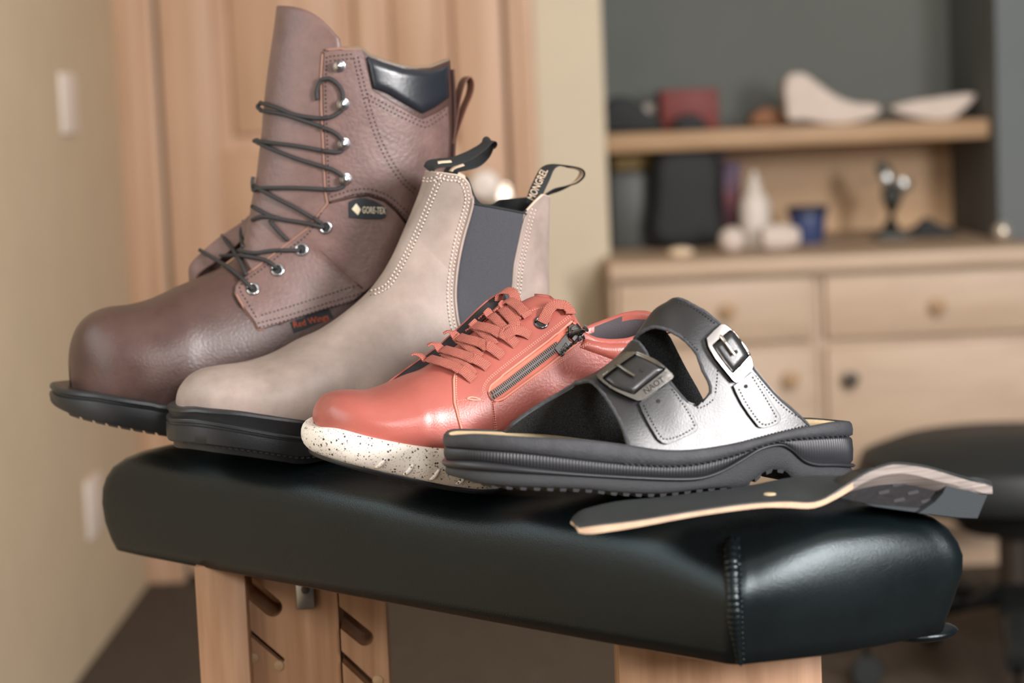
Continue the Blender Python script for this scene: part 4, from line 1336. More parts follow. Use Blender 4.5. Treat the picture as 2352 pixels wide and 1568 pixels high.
# =================================================================== taupe pull-on boot with an elastic side
M['taupe'] = material('taupe_oiled_leather', (170, 153, 144), .48, spec=.45, var=.16, vscale=17, bump=.16, bscale=700, rvar=.08, vrgb=(132, 118, 110))
M['taupe_edge'] = material('taupe_raw_edge', (205, 184, 166), .8)
M['elastic'] = material('grey_elastic', (66, 67, 73), .9, bump=.5, bscale=1300, var=.12, vscale=700)
M['thread_pale'] = material('pale_thread', (224, 206, 192), .7)
M['hole'] = material('needle_hole', (40, 34, 30), .9)
M['darklining'] = material('dark_fleece_lining', (40, 42, 44), .95, bump=.6, bscale=900)
M['webbing'] = material('black_webbing', (30, 33, 35), .75, bump=.4, bscale=1400)
M['webpale'] = material('pale_webbing_print', (214, 190, 164), .75)

HC = ZC - .2665
cf = Frame(735, 1061, HC, .047, 16)
c_st = cf.un(385, 985)[0]; c_su = cf.un(405, 925)[0]
cplan = Plan(cf.un(1270, 1000)[0], c_st, .0485, BLUNT)
cuplan = Plan(cf.un(1259, 1000)[0], c_su, .0455, ROUND)
ch = thing('chelsea_boot', 'taupe leather pull-on ankle boot with grey elastic side panel', 'boot', cf.w(0, 0, 0), 'shoes lined up on the bench')
tt, tb = cf.un(386, 957), cf.un(384, 1010)
c_lip = nearcurve(cf, cplan, [(440, 963), (486, 969), (560, 982), (643, 997), (700, 1005), (750, 1011), (800, 1014), (860, 1013)], [(c_st - .29, .034), (c_st - .2, .030)], [(c_st, tt[1])])
c_bot = nearcurve(cf, cplan, [(435, 1017), (549, 1031), (643, 1044), (700, 1050)], [(c_st - .29, 0.006), (c_st - .13, .006)], [(c_st, tb[1])])
c_fea = nearcurve(cf, cuplan, [(440, 937), (464, 940), (542, 947), (612, 957), (722, 971), (770, 976), (820, 978), (870, 976)], [(c_st - .29, .044), (c_st - .2, .041)], [(c_su, cf.un(406, 934)[1])])
LT2, LB2, LF2 = c_lip, c_bot, c_fea
V, F = sole_mesh(cf, cplan, [(-.0035, lambda s: LF2(s) + .0016), (-.0012, lambda s: LF2(s) + .0006), (-.0006, lambda s: LF2(s) - .0012), (-.002, lambda s: LF2(s) * .55 + LT2(s) * .45), (-.0028, lambda s: LT2(s) + .0008), (-.0004, LT2), (0, lambda s: LT2(s) - .0006), (.0001, lerpf(LT2, LB2, .13)), (-.0009, lerpf(LT2, LB2, .17)), (-.0009, lerpf(LT2, LB2, .24)), (.0003, lerpf(LT2, LB2, .29)), (.0006, lerpf(LT2, LB2, .6)), (.0004, lerpf(LT2, LB2, .93)), (-.0004, LB2), (-.004, lambda s: LB2(s) - .0005), (-.0045, lambda s: LB2(s) - .0055), (-.006, lambda s: LB2(s) - .006)], m=150, cap_top=True)
mk('outsole', V, F, M['blackrubber'], ch, angle=30)
# fine teeth along the lower edge
for side in (1, -1):
    mb = MB()
    for i in range(62):
        s = c_st - .008 - i * .0045
        if s < c_st - .285: break
        n = cplan.near(s) + .0002 if side > 0 else -cplan.far(s) - .0002
        z = LB2(s); mb.box(cf.w(s, n - side * .002, z - .0012) , cf.w(s - .0022, n - side * .0004, z + .0008))
    mb.mk('sole_teeth', M['blackrubber'], ch, smooth=False)

cl = Loft(cf)
c_feather = lambda s: LF2(s) - .001
footkeys(cl, cf, cuplan, (405, 926), [(406, 913), (412, 894), (423, 878), (441, 861), (467, 848), (505, 840.5), (561, 833), (605, 821), (643, 805), (687, 780)], c_feather, 0, .75, 2.3)
ck = lambda *a, **k: fankey(cl, cf, cuplan, *a, c_feather, 0, **k)
ck((740, 755), 745, .0435, r0=.74, p=2.15); ck((795, 716), 830, .042, r0=.72); ck((845, 672), 930, .0405, r0=.68); ck((880, 627), 1030, .0385, r0=.63); ck((903, 586), 1130, .037, r0=.57)
ck((914, 562), 1205, .036, r0=.53); ck((922, 543), 1244, .0355, r0=.5); ck((926, 534), 1256, .0355, r0=.5); ck((932, 520), (1260, 900), .036, r0=.5, up=True); ck((942, 497), (1260, 800), .0365, r0=.5, up=True); ck((954, 468), (1259, 690), .0375, r0=.5, up=True)
ck((964, 443), (1257, 600), .0385, r0=.5, up=True); ck((973, 416), (1258, 520), .0395, r0=.5, up=True); ck((980, 390), (1259, 462), .040, r0=.5, up=True); ck((984, 372), (1260, 425), .040, r0=.5, up=True)
c_rimn = [(960, 393), (985, 394), (1020, 398), (1049, 402), (1068, 411), (1079, 425), (1084, 444), (1086, 467), (1150, 478), (1206, 489), (1213, 482), (1232, 462), (1249, 447), (1262, 452)]
c_rimf = [(960, 393), (1000, 394), (1049, 396), (1075, 410), (1090, 452), (1105, 470), (1130, 472), (1148, 460), (1200, 456), (1220, 454), (1235, 451), (1249, 447), (1262, 452)]
rimc = rim_solver(cl, c_rimn, c_rimf, 16.0)
V, F = cl.grid(110, 200, rim=rimc, tfix=18.0)
CVF = (V, F); mk('upper', V, F, M['taupe'], ch, angle=180)
(l1, l2) = lining_mesh(cl, rimc, 12, 160, 19.0, .003, lip=.0008)
def _dk(f):
    c = sum((l1[0][i] for i in f), Vector()) / len(f); x, y = proj(c); n = cf.loc(c)[1]
    return 1 if (n > 0 and 1087 < x < 1209) or (n < 0 and 1070 < x < 1252) else 0
mk('collar_edge', *l1, [M['taupe_edge'], M['darklining']], ch, angle=180, midx=[_dk(f) for f in l1[1]]); mk('lining', *l2, M['darklining'], ch, angle=180)
CB = bvh_of(CVF)
# elastic gore
gore = [(1087, 469), (1150, 480), (1204, 490), (1200, 520), (1192, 555), (1180, 610), (1175, 664), (1160, 720), (1130, 765), (1100, 780), (1075, 775), (1056, 750), (1049, 711), (1047, 667), (1053, 608), (1065, 549), (1079, 500)]
VFg = decal(gore, CB, .0002, 9, 2, smooth=False, under=.0001); g_ = mk('elastic_gore', *VFg, M['elastic'], ch, angle=180, label='charcoal elastic side panel')
CBG = bvh_of(CVF, VFg)
# leather edges beside the elastic
mb = MB()
for pl in ([(1084, 446), (1086, 467), (1078, 500), (1064, 549), (1052, 608), (1046, 667), (1048, 711), (1056, 752), (1075, 776)], [(1209, 490), (1200, 520), (1193, 552), (1181, 610), (1176, 664), (1161, 720), (1130, 766)]):
    P, _ = drape(pl, CBG, .0004, 6, 2); mb.tube(P, .0011, 8)
mb.mk('gore_edge', M['taupe'], ch, angle=180)
P, _ = drape([(1087, 468), (1150, 479), (1206, 490)], CBG, .0005, 6, 1); mb = MB(); mb.tube(P, .0007, 8); mb.mk('gore_top_edge', M['webbing'], ch, angle=180)
# double stitching with needle holes
sk = dict(dash=6.6, gap=2.2, r=.00062, lift=.0003)
for pl, db in (([(1014, 402), (1001, 420), (990, 447), (975, 483), (955, 530), (930, 582), (908, 622), (890, 650), (868, 664), (850, 668)], -9),
               ([(1003, 398), (1030, 406), (1052, 408), (1066, 418), (1074, 436), (1077, 462), (1068, 500), (1054, 549), (1043, 608), (1036, 667), (1038, 711), (1046, 755), (1064, 783)], 8),
               ([(1222, 478), (1213, 510), (1204, 552), (1192, 612), (1187, 664), (1180, 700)], -8), ([(972, 408), (985, 410), (1003, 406)], 7)):
    mb = MB(); hb = MB(); stitches(pl, CB, mb=mb, double=db, **sk)
    q = spline(pl, 8); D = resample(q, 8.8)
    for k in range(len(D)):
        a, b = D[max(0, k - 1)], D[min(len(D) - 1, k + 1)]; tx, ty = b[0] - a[0], b[1] - a[1]; L = math.hypot(tx, ty) or 1
        for o in (-1, db + (1 if db > 0 else -1)):
            x, y = D[k][0] - ty / L * o, D[k][1] + tx / L * o
            h = hit(CB, x, y)
            if h: hb.add(*sphere(h[0] + h[1] * .0001, .0005, 5))
    mb.mk('stitching', M['thread_pale'], ch); hb.mk('needle_holes', M['hole'], ch)
# sole seam ridge
P, _ = drape([(407, 931), (440, 937), (500, 941), (560, 949), (640, 960), (722, 970)], bvh_of(CVF), .0002, 6, 2); mb = MB(); mb.tube(P, .0007, 6); mb.mk('lasting_edge', M['taupe'], ch, angle=180)

def band(path, widths, fr, n0, w, t, name, mat, parent, uvw=None):
    """webbing through pixel path (x,y,n) with width vectors in (s,n,h)"""
    P = []; W_ = []
    A = spline(path, 8); B = spline(widths, 8)
    for (x, y, n), wv in zip(A, B):
        s, h = fr.un(x, y, n); P.append(fr.w(s, n, h))
        d = fr.S * wv[0] + fr.N * wv[1] + Vector((0, 0, wv[2])); W_.append(d.normalized())
    N = []
    for i in range(len(P)):
        T = (P[min(i + 1, len(P) - 1)] - P[max(0, i - 1)]).normalized(); N.append(W_[i].cross(T).normalized())
    V, F, U = ribbon(P, N, w, t, n=12)
    return mk(name, V, F, mat, parent, angle=60), P, N, W_, (V, F)
# back pull tab: rises facing the camera, turns over and comes back
pth = [(1222, 470, .004), (1232, 440, .004), (1245, 412, .004), (1258, 388, .003), (1275, 379, -.002), (1305, 382, -.006), (1330, 388, -.008), (1336, 400, -.010), (1322, 418, -.014), (1296, 431, -.017), (1268, 440, -.018), (1246, 452, -.018)]
wd = [(-.9, .3, -.25), (-.9, .3, -.25), (-.88, .35, -.28), (-.7, .7, -.2), (-.35, 1, -.1), (-.15, 1, 0), (-.1, 1, 0), (-.1, 1, 0), (-.1, 1, .1), (-.1, .9, .3), (-.2, .8, .4), (-.4, .7, .4)]
tab, P, N, W_, TVF = band(pth, wd, cf, 0, .0115, .0014, 'heel_pull_tab', M['webbing'], ch)
tbv = bvh_of(TVF)
try:
    V, F = text_mesh('MONGREL', (1226, 461), (1259, 392), 17, tbv, .0003); mk('lettering', V, F, M['webpale'], tab, smooth=False)
except RuntimeError: pass
V, F, U = ribbon([p - n * .0006 for p, n in zip(P[40:72], N[40:72])], N[40:72], .0075, .0012, n=10)
mk('pale_inside', V, F, M['webpale'], tab, angle=60)
# front pull tab, lying back
pth = [(986, 392, .006), (992, 380, .008), (1012, 374, .010), (1040, 371, .010), (1075, 358, .008), (1104, 340, .004), (1124, 324, 0), (1129, 332, -.004), (1117, 354, -.006), (1093, 371, -.006), (1064, 379, -.004), (1042, 388, 0), (1034, 398, .002)]
wd = [(-.5, .9, -.2), (-.4, .9, -.3), (-.1, .9, -.45), (0, .9, -.45), (0, .9, -.4), (0, .95, -.3), (0, 1, -.2), (0, 1, -.2), (0, .95, -.4), (0, .85, -.6), (0, .8, -.6), (-.3, .9, -.4), (-.5, .9, -.3)]
tab2, P, N, W_, TVF = band(pth, wd, cf, 0, .0145, .0014, 'front_pull_tab', M['webbing'], ch)
for a0, a1 in ((14, 24), (80, 94)):
    sg = 1
    q = [p + (n if n.dot(CAM - p) > 0 else -n) * .0006 for p, n in zip(P[a0:a1], N[a0:a1])]
    V, F, U = ribbon(q, N[a0:a1], .004, .0008, n=8); mk('pale_stripe', V, F, M['webpale'], tab2, angle=60)
# =================================================================== coral lace-up shoe with a side zip
M['coral'] = material('coral_leather', (164, 88, 78), .32, spec=.5, var=.06, vscale=30, bump=.14, bscale=800)
M['coral_grain'] = material('coral_grained_leather', (168, 92, 83), .34, spec=.5, bump=.3, bscale=520)
M['coral_edge'] = material('coral_cut_edge', (222, 142, 122), .7)
M['coral_lace'] = braid('coral_lace', (206, 120, 104), (120, 60, 50))
M['coral_tape'] = material('coral_zip_tape', (222, 124, 104), .85, bump=.5, bscale=1500)
M['greylining'] = material('dark_grey_lining', (78, 72, 76), .9, bump=.3, bscale=900)
M['shadethroat'] = material('shaded_throat_lining', (46, 42, 45), .95, bump=.4, bscale=800)  # grey lining again, darker: the throat's shade is put into its colour
M['thread_coral'] = material('coral_thread', (232, 164, 146), .7)
M['zipmetal'] = material('zip_metal', (84, 82, 80), .45, metal=1.0)
M['specksole'] = speckle('speckled_white_sole', (236, 226, 216), (30, 30, 34), 540, .3)
M['gunmetal'] = material('gunmetal_ring', (110, 112, 118), .2, metal=1.0)

HS = ZC - .268
nf = Frame(1130, 1127, HS, .047, 16)
n_st = nf.un(701, 1012)[0]; n_su = nf.un(722, 965)[0]
nplan = Plan(nf.un(1545, 1000)[0], n_st, .0495, BLUNT)
nuplan = Plan(nf.un(1535, 1000)[0], n_su, .0455, BLUNT)
sn = thing('lace_up_shoe', 'coral red leather lace-up shoe with a side zip and speckled white sole', 'shoe', nf.w(0, 0, 0), 'shoes lined up on the bench')
n_top = nearcurve(nf, nplan, [(769, 986), (863, 1008), (958, 1025), (1030, 1032), (1150, 1040)], [(nplan.sh, .040), (nplan.sh + .07, .034)], [(n_st, nf.un(704, 976)[1])])
n_bot = nearcurve(nf, nplan, [(760, 1056), (800, 1067), (895, 1088), (989, 1108), (1052, 1119), (1130, 1125)], [(nplan.sh, .004), (nplan.sh + .12, .002)], [(n_st, nf.un(706, 1034)[1])])
NT_, NB_ = n_top, n_bot
lay = [(-.006, lambda s: NT_(s) - .0004), (-.0028, lambda s: NT_(s) + .0002)]
for k, o in ((.04, -.0012), (.12, .0001), (.25, .0011), (.42, .0015), (.6, .0012), (.78, .0), (.9, -.0016), (1.0, -.0034)): lay.append((o, lerpf(NT_, NB_, k)))
V, F = sole_mesh(nf, nplan, lay, m=150, cap_top=True, cap_bot=True); SOLEVF = (V, F)
mk('sidewall', V, F, M['specksole'], sn, angle=180, label='white midsole with black speckles')
V, F = sole_mesh(nf, nplan, [(-.0036, lambda s: NB_(s) + .001), (-.0030, lambda s: NB_(s) - .0012), (-.0036, lambda s: NB_(s) - .003), (-.005, lambda s: NB_(s) - .0036)], m=120, cap_top=True)
mk('outsole', V, F, M['blackrubber'], sn, angle=50)
SBV = bvh_of(SOLEVF)
for a in ([(861, 1074), (870, 1070), (879, 1063), (886, 1053)], [(925, 1090), (934, 1086), (943, 1077), (950, 1066)], [(985, 1102), (995, 1097), (1003, 1088), (1010, 1076)], [(1046, 1112), (1056, 1107), (1064, 1100), (1070, 1092)]):
    P, N = drape(a, SBV, .0, 2.5, 2); n = len(P)
    mb = MB(); mb.tube(P, [.0005 + .0011 * math.sin(PI * (i + .5) / n) for i in range(n)], 8)
    mb.mk('sole_notch', M['specksole'], sn, angle=180)

nl = Loft(nf)
n_feather = lambda s: NT_(s) - .001
footkeys(nl, nf, nuplan, (722, 967), [(723.5, 953), (728, 939), (737, 924), (752, 909), (776, 900), (810, 897), (846, 897.5), (876, 890), (908, 877), (940, 862)], n_feather, 0, .74, 2.35)
nk = lambda *a, **k: fankey(nl, nf, nuplan, *a, n_feather, 0, **k)
nk((975, 848), 985, .0445, r0=.74, p=2.2); nk((1010, 824), 1060, .0435, r0=.72, p=2.1); nk((1050, 795), 1140, .042, r0=.7); nk((1090, 763), 1230, .040, r0=.66)
nk((1130, 730), 1330, .038, r0=.62); nk((1168, 708), 1415, .0365, r0=.58); nk((1200, 692), 1480, .0355, r0=.54); nk((1222, 682), 1516, .035, r0=.5)
nk((1236, 678), 1530, .035, r0=.5); nk((1247, 677), (1536, 900), .035, r0=.5, up=True); nk((1256, 678), (1535, 840), .035, r0=.5, up=True); nk((1264, 680), (1530, 780), .035, r0=.5, up=True); nk((1272, 684), (1526, 735), .035, r0=.5, up=True); nk((1280, 686), (1524, 700), .035, r0=.5, up=True)
n_rimn = [(1200, 676), (1262, 682), (1277, 694), (1303, 708), (1320, 731), (1345, 771), (1370, 781), (1401, 786), (1441, 784), (1480, 772), (1510, 752), (1540, 744)]
n_rimf = [(1200, 676), (1262, 684), (1290, 722), (1318, 762), (1340, 757), (1386, 740), (1432, 724), (1462, 719), (1488, 720), (1508, 728), (1540, 744)]
rims = rim_solver(nl, n_rimn, n_rimf, 13.0, 8)
V, F = nl.grid(110, 200, rim=rims, tfix=14.0); NVF = (V, F)
mk('upper', V, F, M['coral'], sn, angle=180)
(l1, l2) = lining_mesh(nl, rims, 10, 160, 16.5, .0035, lip=.0022)
mk('collar_edge', *l1, M['coral'], sn, angle=180); mk('lining', *l2, M['greylining'], sn, angle=180)
NB0 = bvh_of(NVF)
# facing panel with the lace holes
face = [(1048, 856), (1062, 842), (1104, 806), (1135, 776), (1163, 745), (1190, 722), (1225, 706), (1262, 698), (1290, 700), (1316, 728), (1322, 738), (1280, 766), (1220, 812), (1160, 858), (1126, 886), (1119, 906), (1127, 920), (1141, 1034), (1070, 1030), (1052, 956), (1044, 925), (1043, 873)]
VFa = decal(face, NB0, .0015, 8, 2.5, smooth=False); mk('facing', *VFa, M['coral'], sn, angle=60)
# quarter behind the zip
quart = [(1128, 920), (1150, 921), (1200, 884), (1288, 818), (1330, 786), (1350, 779), (1370, 784), (1401, 789), (1440, 788), (1470, 800), (1470, 900), (1440, 1000), (1300, 1030), (1146, 1034)]
VFq = decal(quart, NB0, .0011, 8, 2.5, smooth=False); mk('quarter', *VFq, M['coral_grain'], sn, angle=60)
NBP = bvh_of(NVF, VFa, VFq)
pc = [(1340, 775), (1370, 783), (1401, 788), (1441, 787), (1480, 778), (1480, 842), (1440, 840), (1407, 827), (1365, 812), (1330, 799)]
VFp = decal(pc, NBP, .0006, 7, 5, smooth=False, dome=.0026); mk('padded_collar', *VFp, M['coral'], sn, angle=180)
# zip: tape, teeth, rolled edges
slot = [(1124, 899), (1128, 885), (1150, 868), (1200, 830), (1260, 785), (1318, 737), (1338, 762), (1322, 783), (1288, 812), (1240, 850), (1190, 886), (1156, 912), (1140, 919), (1128, 912)]
VFt = decal(slot, NBP, .0008, 6, 1.5, smooth=False); mk('zip_tape', *VFt, M['coral_tape'], sn, angle=60)
NZ = bvh_of(NVF, VFa, VFq, VFt)
mb = MB(); P, _ = drape([(1316, 735), (1260, 782), (1200, 827), (1150, 865), (1127, 884), (1122, 900), (1128, 914), (1141, 921), (1157, 915), (1192, 889), (1242, 853), (1290, 816), (1326, 788)], NZ, .0004, 5, 2, smooth=False)
mb.tube(P, .0010, 8); mb.mk('zip_slot_edge', M['coral_edge'], sn, angle=180)
P, _ = drape([(1130, 909), (1160, 888), (1200, 857), (1240, 826), (1284, 792)], NZ, .0006, 4.6, 4)
_, N = drape([(1130, 909), (1160, 888), (1200, 857), (1240, 826), (1284, 792)], NZ, .0006, 4.6, 4)
ta, tb_ = MB(), MB()
for i in range(len(P) - 1):
    T = (P[i + 1] - P[i]).normalized(); B = T.cross(N[i]).normalized(); Z = N[i]
    for mbx, sg, off in ((ta, 1, 0), (tb_, -1, .5)):
        c = P[i] + (P[i + 1] - P[i]) * off
        a0, a1 = B * sg * -.0005, B * sg * .0031; hw = T * .00042
        v = [c + a0 - hw, c + a0 + hw, c + a1 + hw, c + a1 - hw]; up = Z * .0011
        mbx.add(v + [q + up for q in v], [(0, 1, 2, 3), (7, 6, 5, 4), (0, 4, 5, 1), (1, 5, 6, 2), (2, 6, 7, 3), (3, 7, 4, 0)])
ta.mk('zip_teeth', M['zipmetal'], sn, smooth=False); tb_.mk('zip_teeth', M['zipmetal'], sn, smooth=False)
# slider and pull
zsl = decal([(1304, 748), (1316, 741), (1330, 752), (1342, 772), (1334, 784), (1318, 786), (1304, 770)], NZ, .0034, 4, 3, smooth=False); sl = mk('zip_slider', *zsl, M['zipmetal'], sn, angle=40)
NZ2 = bvh_of(NVF, VFa, VFq, VFt, zsl)
zp = decal([(1272, 799), (1306, 757), (1314, 748), (1326, 744), (1336, 752), (1343, 768), (1341, 776), (1320, 789), (1292, 818), (1287, 820)], NZ2, .0026, 4, 2, smooth=False, hole=[(1305, 768), (1312, 758), (1322, 763), (1330, 772), (1324, 779), (1315, 784), (1307, 779)])
pull = mk('zip_pull', *zp, M['zipmetal'], sl, angle=40)
c0 = hit(NZ2, 1310, 771); P = []
for x, y, l in ((1309, 775, .003), (1318, 766, .0055), (1329, 757, .006), (1338, 750, .005), (1342, 749, .003)):
    h = hits(NZ2, [(x, y)])[0]; P.append(h[0] + h[1] * l)
V, F, U = ribbon([Vector(p) for p in spline(P, 5)], [c0[1]] * 21, .0032, .0016); mk('slider_bridge', V, F, M['zipmetal'], sl, angle=60)
ZB2 = bvh_of(zp)
V, F = text_mesh('ZIERA', (1300, 786), (1284, 806), 11, ZB2, .0002); mk('lettering', V, F, M['hole'], pull, smooth=False)
# stitching
mb = MB(); sk = dict(dash=3.6, gap=1.8, r=.00038, lift=.0001)
NS = bvh_of(NVF, VFa, VFq, VFp)
for pl, db in (([(1310, 727), (1255, 770), (1195, 815), (1140, 858), (1120, 877), (1113, 892), (1116, 908)], 4), ([(1142, 926), (1160, 920), (1198, 892), (1245, 858), (1295, 822), (1335, 795), (1355, 785)], 4),
               ([(1049, 862), (1048, 900), (1054, 945), (1062, 990)], 0), ([(1163, 751), (1190, 730), (1224, 712), (1262, 704), (1288, 706)], 0), ([(1130, 926), (1137, 990)], -4), ([(1052, 920), (1085, 917), (1120, 922)], 0),
               ([(1329, 801), (1365, 814), (1407, 829), (1440, 842)], 0), ([(1056, 856), (1104, 814), (1140, 780), (1160, 757)], 0)):
    stitches(pl, NS, mb=mb, double=db, **sk)
mb.mk('stitching', M['thread_coral'], sn)
mb = MB(); P, _ = drape([(1072, 915), (1082, 912), (1094, 914), (1104, 918), (1094, 919), (1082, 918), (1072, 915)], NS, .0005, 3, 1); mb.tube(P, .0005, 6); mb.mk('bar_tack', M['thread_coral'], sn)
mb = MB(); P, _ = drape([(1047, 856), (1043, 873), (1044, 925), (1052, 956), (1062, 991)], NB0, .0006, 5, 1, smooth=False); mb.tube(P, .0009, 8); mb.mk('facing_edge', M['coral_edge'], sn, angle=180)
# far facing, seen over the throat, inside darkened to stand for shade
o_ = [(878, 886), (915, 858), (948, 834), (1000, 797), (1034, 767), (1064, 740), (1098, 707), (1128, 682), (1156, 668)]
i_ = [(890, 884), (925, 866), (958, 846), (1008, 812), (1042, 783), (1074, 756), (1108, 722), (1138, 698), (1166, 684)]
A = resample(spline(o_, 6), 0, count=36); B = resample(spline(i_, 6), 0, count=36)
V = []; F = []; V2 = []
for k in range(37):
    f = k / 36; n0 = -.016 - .012 * ss(0, .25, f); n1 = n0 + .007
    sa, ha = nf.un(*A[k], n0); sb, hb_ = nf.un(*B[k], n1)
    a = nf.w(sa, n0, ha); b = nf.w(sb, n1, hb_); dn = nf.w(sa - .004, n0 - .014, ha - .02)
    V += [dn, a - Vector((0, 0, .0006)), a + Vector((0, 0, .0003)) + nf.N * .0010, a + nf.N * .0016 - Vector((0, 0, .0008))]
    V2 += [a + nf.N * .0014 - Vector((0, 0, .0010)), a.lerp(b, .5) - Vector((0, 0, .0012)), b - Vector((0, 0, .004))]
for k in range(36):
    for j in range(3): F.append((k * 4 + j, k * 4 + j + 1, (k + 1) * 4 + j + 1, (k + 1) * 4 + j))
mk('far_facing', V, F, M['coral'], sn, angle=60)
mk('far_facing_lining', V2, [(k * 3 + j, k * 3 + j + 1, (k + 1) * 3 + j + 1, (k + 1) * 3 + j) for k in range(36) for j in range(2)], M['shadethroat'], sn, angle=180)
# eyelet ring
P, n, _ = hit(NS, 1244, 741); mb = MB(); mb.add(*torus(P + n * .0008, n, .0042, .0011)[:2]); mb.mk('eyelet_ring', M['gunmetal'], sn)
mb = MB(); mb.lathe([(0, 0), (.0038, 0), (.0038, .0006), (0, .0006)], P + n * .0003, 16, n); mb.mk('eyelet_hole', M['hole'], sn)
# flat laces
def lace(px, w, lifts, name='lace', step=5):
    P, N = drape(px, NS, .001, step, 6, lifts=lifts)
    V, F, U = ribbon(P, N, w, .0017, n=12)
    return mk(name, V, F, M['coral_lace'], sn, uv=U, angle=70)
LW = .0078
under = [[(1015, 806), (1040, 826), (1072, 846), (1090, 862)], [(1050, 776), (1078, 800), (1104, 822)], [(1086, 742), (1112, 768), (1138, 794)], [(1118, 716), (1142, 738), (1168, 764)], [(1150, 698), (1172, 716), (1190, 738)]]
for u in under: lace(u, LW * .9, [(0, .0016), (.5, .0022), (1, .0012)])
rows = [[(950, 829), (962, 825), (985, 831), (1020, 841), (1058, 853), (1076, 864), (1087, 872)],
        [(990, 806), (1002, 800), (1026, 812), (1064, 822), (1098, 832), (1112, 838), (1121, 844)],
        [(1027, 778), (1040, 772), (1066, 785), (1098, 792), (1128, 802), (1144, 812), (1154, 818)],
        [(1060, 749), (1074, 744), (1098, 756), (1130, 762), (1160, 774), (1176, 784), (1186, 792)],
        [(1093, 722), (1106, 712), (1122, 716), (1112, 728), (1106, 738)],
        [(1135, 718), (1150, 706), (1176, 704), (1200, 718), (1214, 730)]]
for r in rows[:4]: lace(r, LW, [(0, .0045), (.2, .0042), (.5, .0040), (.8, .0030), (.92, .0020), (1, .0002)])
lace(rows[4], LW, [(0, .004), (.5, .004), (1, .003)])
lace(rows[5], LW, [(0, .003), (.4, .0055), (.8, .004), (1, .002)])
lace([(1156, 714), (1166, 726), (1178, 740), (1184, 752), (1164, 764), (1158, 776)], LW, [(0, .003), (.5, .003), (1, .002)])
lace([(1160, 778), (1176, 768), (1192, 764), (1206, 766), (1218, 770)], LW, [(0, .003), (.4, .005), (1, .0003)])
# last lace: out of the ring and over the collar
lace([(1245, 743), (1254, 728), (1266, 712), (1284, 706), (1302, 716), (1308, 726)], .0082, [(0, .0012), (.3, .004), (.6, .005), (1, .003)])
# top loop standing over the tongue
pth = [(1146, 690, -.022), (1148, 676, -.021), (1158, 668, -.018), (1172, 668, -.014), (1180, 676, -.010), (1185, 692, -.006), (1188, 704, -.004)]
P = []
for x, y, n in spline(pth, 6):
    s, h = nf.un(x, y, n); P.append(nf.w(s, n, h))
N = []
for i in range(len(P)):
    T = P[min(i + 1, len(P) - 1)] - P[max(0, i - 1)]; Wd = (nf.S * .8 + Vector((0, 0, -.45)) + nf.N * .25).normalized(); N.append(T.normalized().cross(Wd).normalized())
V, F, U = ribbon(P, N, LW, .0017, n=12); mk('lace', V, F, M['coral_lace'], sn, uv=U, angle=70)
# =================================================================== black two-strap sandal
M['sandal'] = material('black_oiled_leather', (28, 28, 30), .33, spec=.62, var=.2, vscale=30, bump=.1, bscale=1000, rvar=.04)
M['sandal_strap'] = material('worn_black_leather', (36, 36, 37), .35, spec=.62, var=.2, vscale=34, bump=.12, bscale=900, rvar=.04)
M['suede'] = material('black_suede', (64, 66, 68), 1.0, spec=.1, bump=1.0, bscale=1100, var=.5, vscale=1300, vrgb=(8, 9, 10))
M['rawedge'] = material('frayed_black_edge', (66, 67, 71), .9, bump=.8, bscale=900, var=.3, vscale=300)
M['welt'] = material('black_wrapped_edge', (50, 51, 55), .7, bump=.4, bscale=500, var=.25, vscale=80)
M['pu'] = material('black_ribbed_sole', (40, 41, 45), .42, spec=.5)
M['pu_grain'] = material('black_grained_sole', (46, 47, 50), .6, bump=.8, bscale=1500)
M['footbed'] = material('tan_suede_footbed', (206, 184, 146), .9, bump=.5, bscale=1000, var=.12, vscale=200)
M['buckle_bright'] = material('silver_buckle', (214, 208, 202), .2, metal=1.0)
M['buckle_dark'] = material('aged_buckle', (128, 126, 122), .32, metal=1.0, bump=.2, bscale=300)
M['thread_black'] = material('black_thread', (16, 17, 18), .6)

HX = ZC - .2585
sf = Frame(1500, 1134, HX, .0455, 15, .085)
x_st = sf.un(1027, 1030)[0]; x_sh = sf.un(1949, 1000)[0]
SAND = dict(BLUNT, near=[(0, 0), (.012, .28), (.05, .58), (.13, .76), (.25, .88), (.4, .965), (.55, 1.0), (.68, 1.01), (.78, 1.), (.87, .92), (.94, .72), (.985, .4), (1, -.02)])
splan = Plan(x_sh, x_st, .0475, SAND)
sd = thing('strap_sandal', 'black leather sandal with two buckled straps, nearest of the footwear', 'sandal', sf.w(0, 0, 0), 'shoes lined up on the bench')
def sc(pts, a=None, b=None):
    return nearcurve(sf, splan, pts, [(splan.sh - .001, b)] if b is not None else [], [(splan.st + .001, a)] if a is not None else None)
hq = lambda x, y: sf.un(x, y)[1]
C0 = sc([(1060, 1000), (1100, 999), (1167, 1003), (1333, 1011), (1437, 1023), (1520, 1035), (1600, 1034), (1700, 1018), (1800, 993), (1875, 978), (1925, 970)], hq(1028, 1002), hq(1948, 969))
C1 = sc([(1060, 1030), (1208, 1041), (1417, 1064), (1562, 1070), (1667, 1052), (1792, 1014), (1925, 1002)], hq(1030, 1030), hq(1948, 1001))
C2 = sc([(1060, 1057), (1125, 1062), (1292, 1081), (1417, 1090), (1583, 1095), (1650, 1080), (1705, 1050), (1745, 1026), (1790, 1017), (1815, 1028), (1842, 1052), (1875, 1062), (1925, 1063)], hq(1032, 1057), hq(1948, 1063))
C3 = sc([(1060, 1077), (1292, 1092), (1542, 1105), (1625, 1098), (1687, 1070), (1745, 1036), (1790, 1025), (1818, 1036), (1846, 1061), (1875, 1071), (1925, 1072)], hq(1032, 1076), hq(1948, 1072))
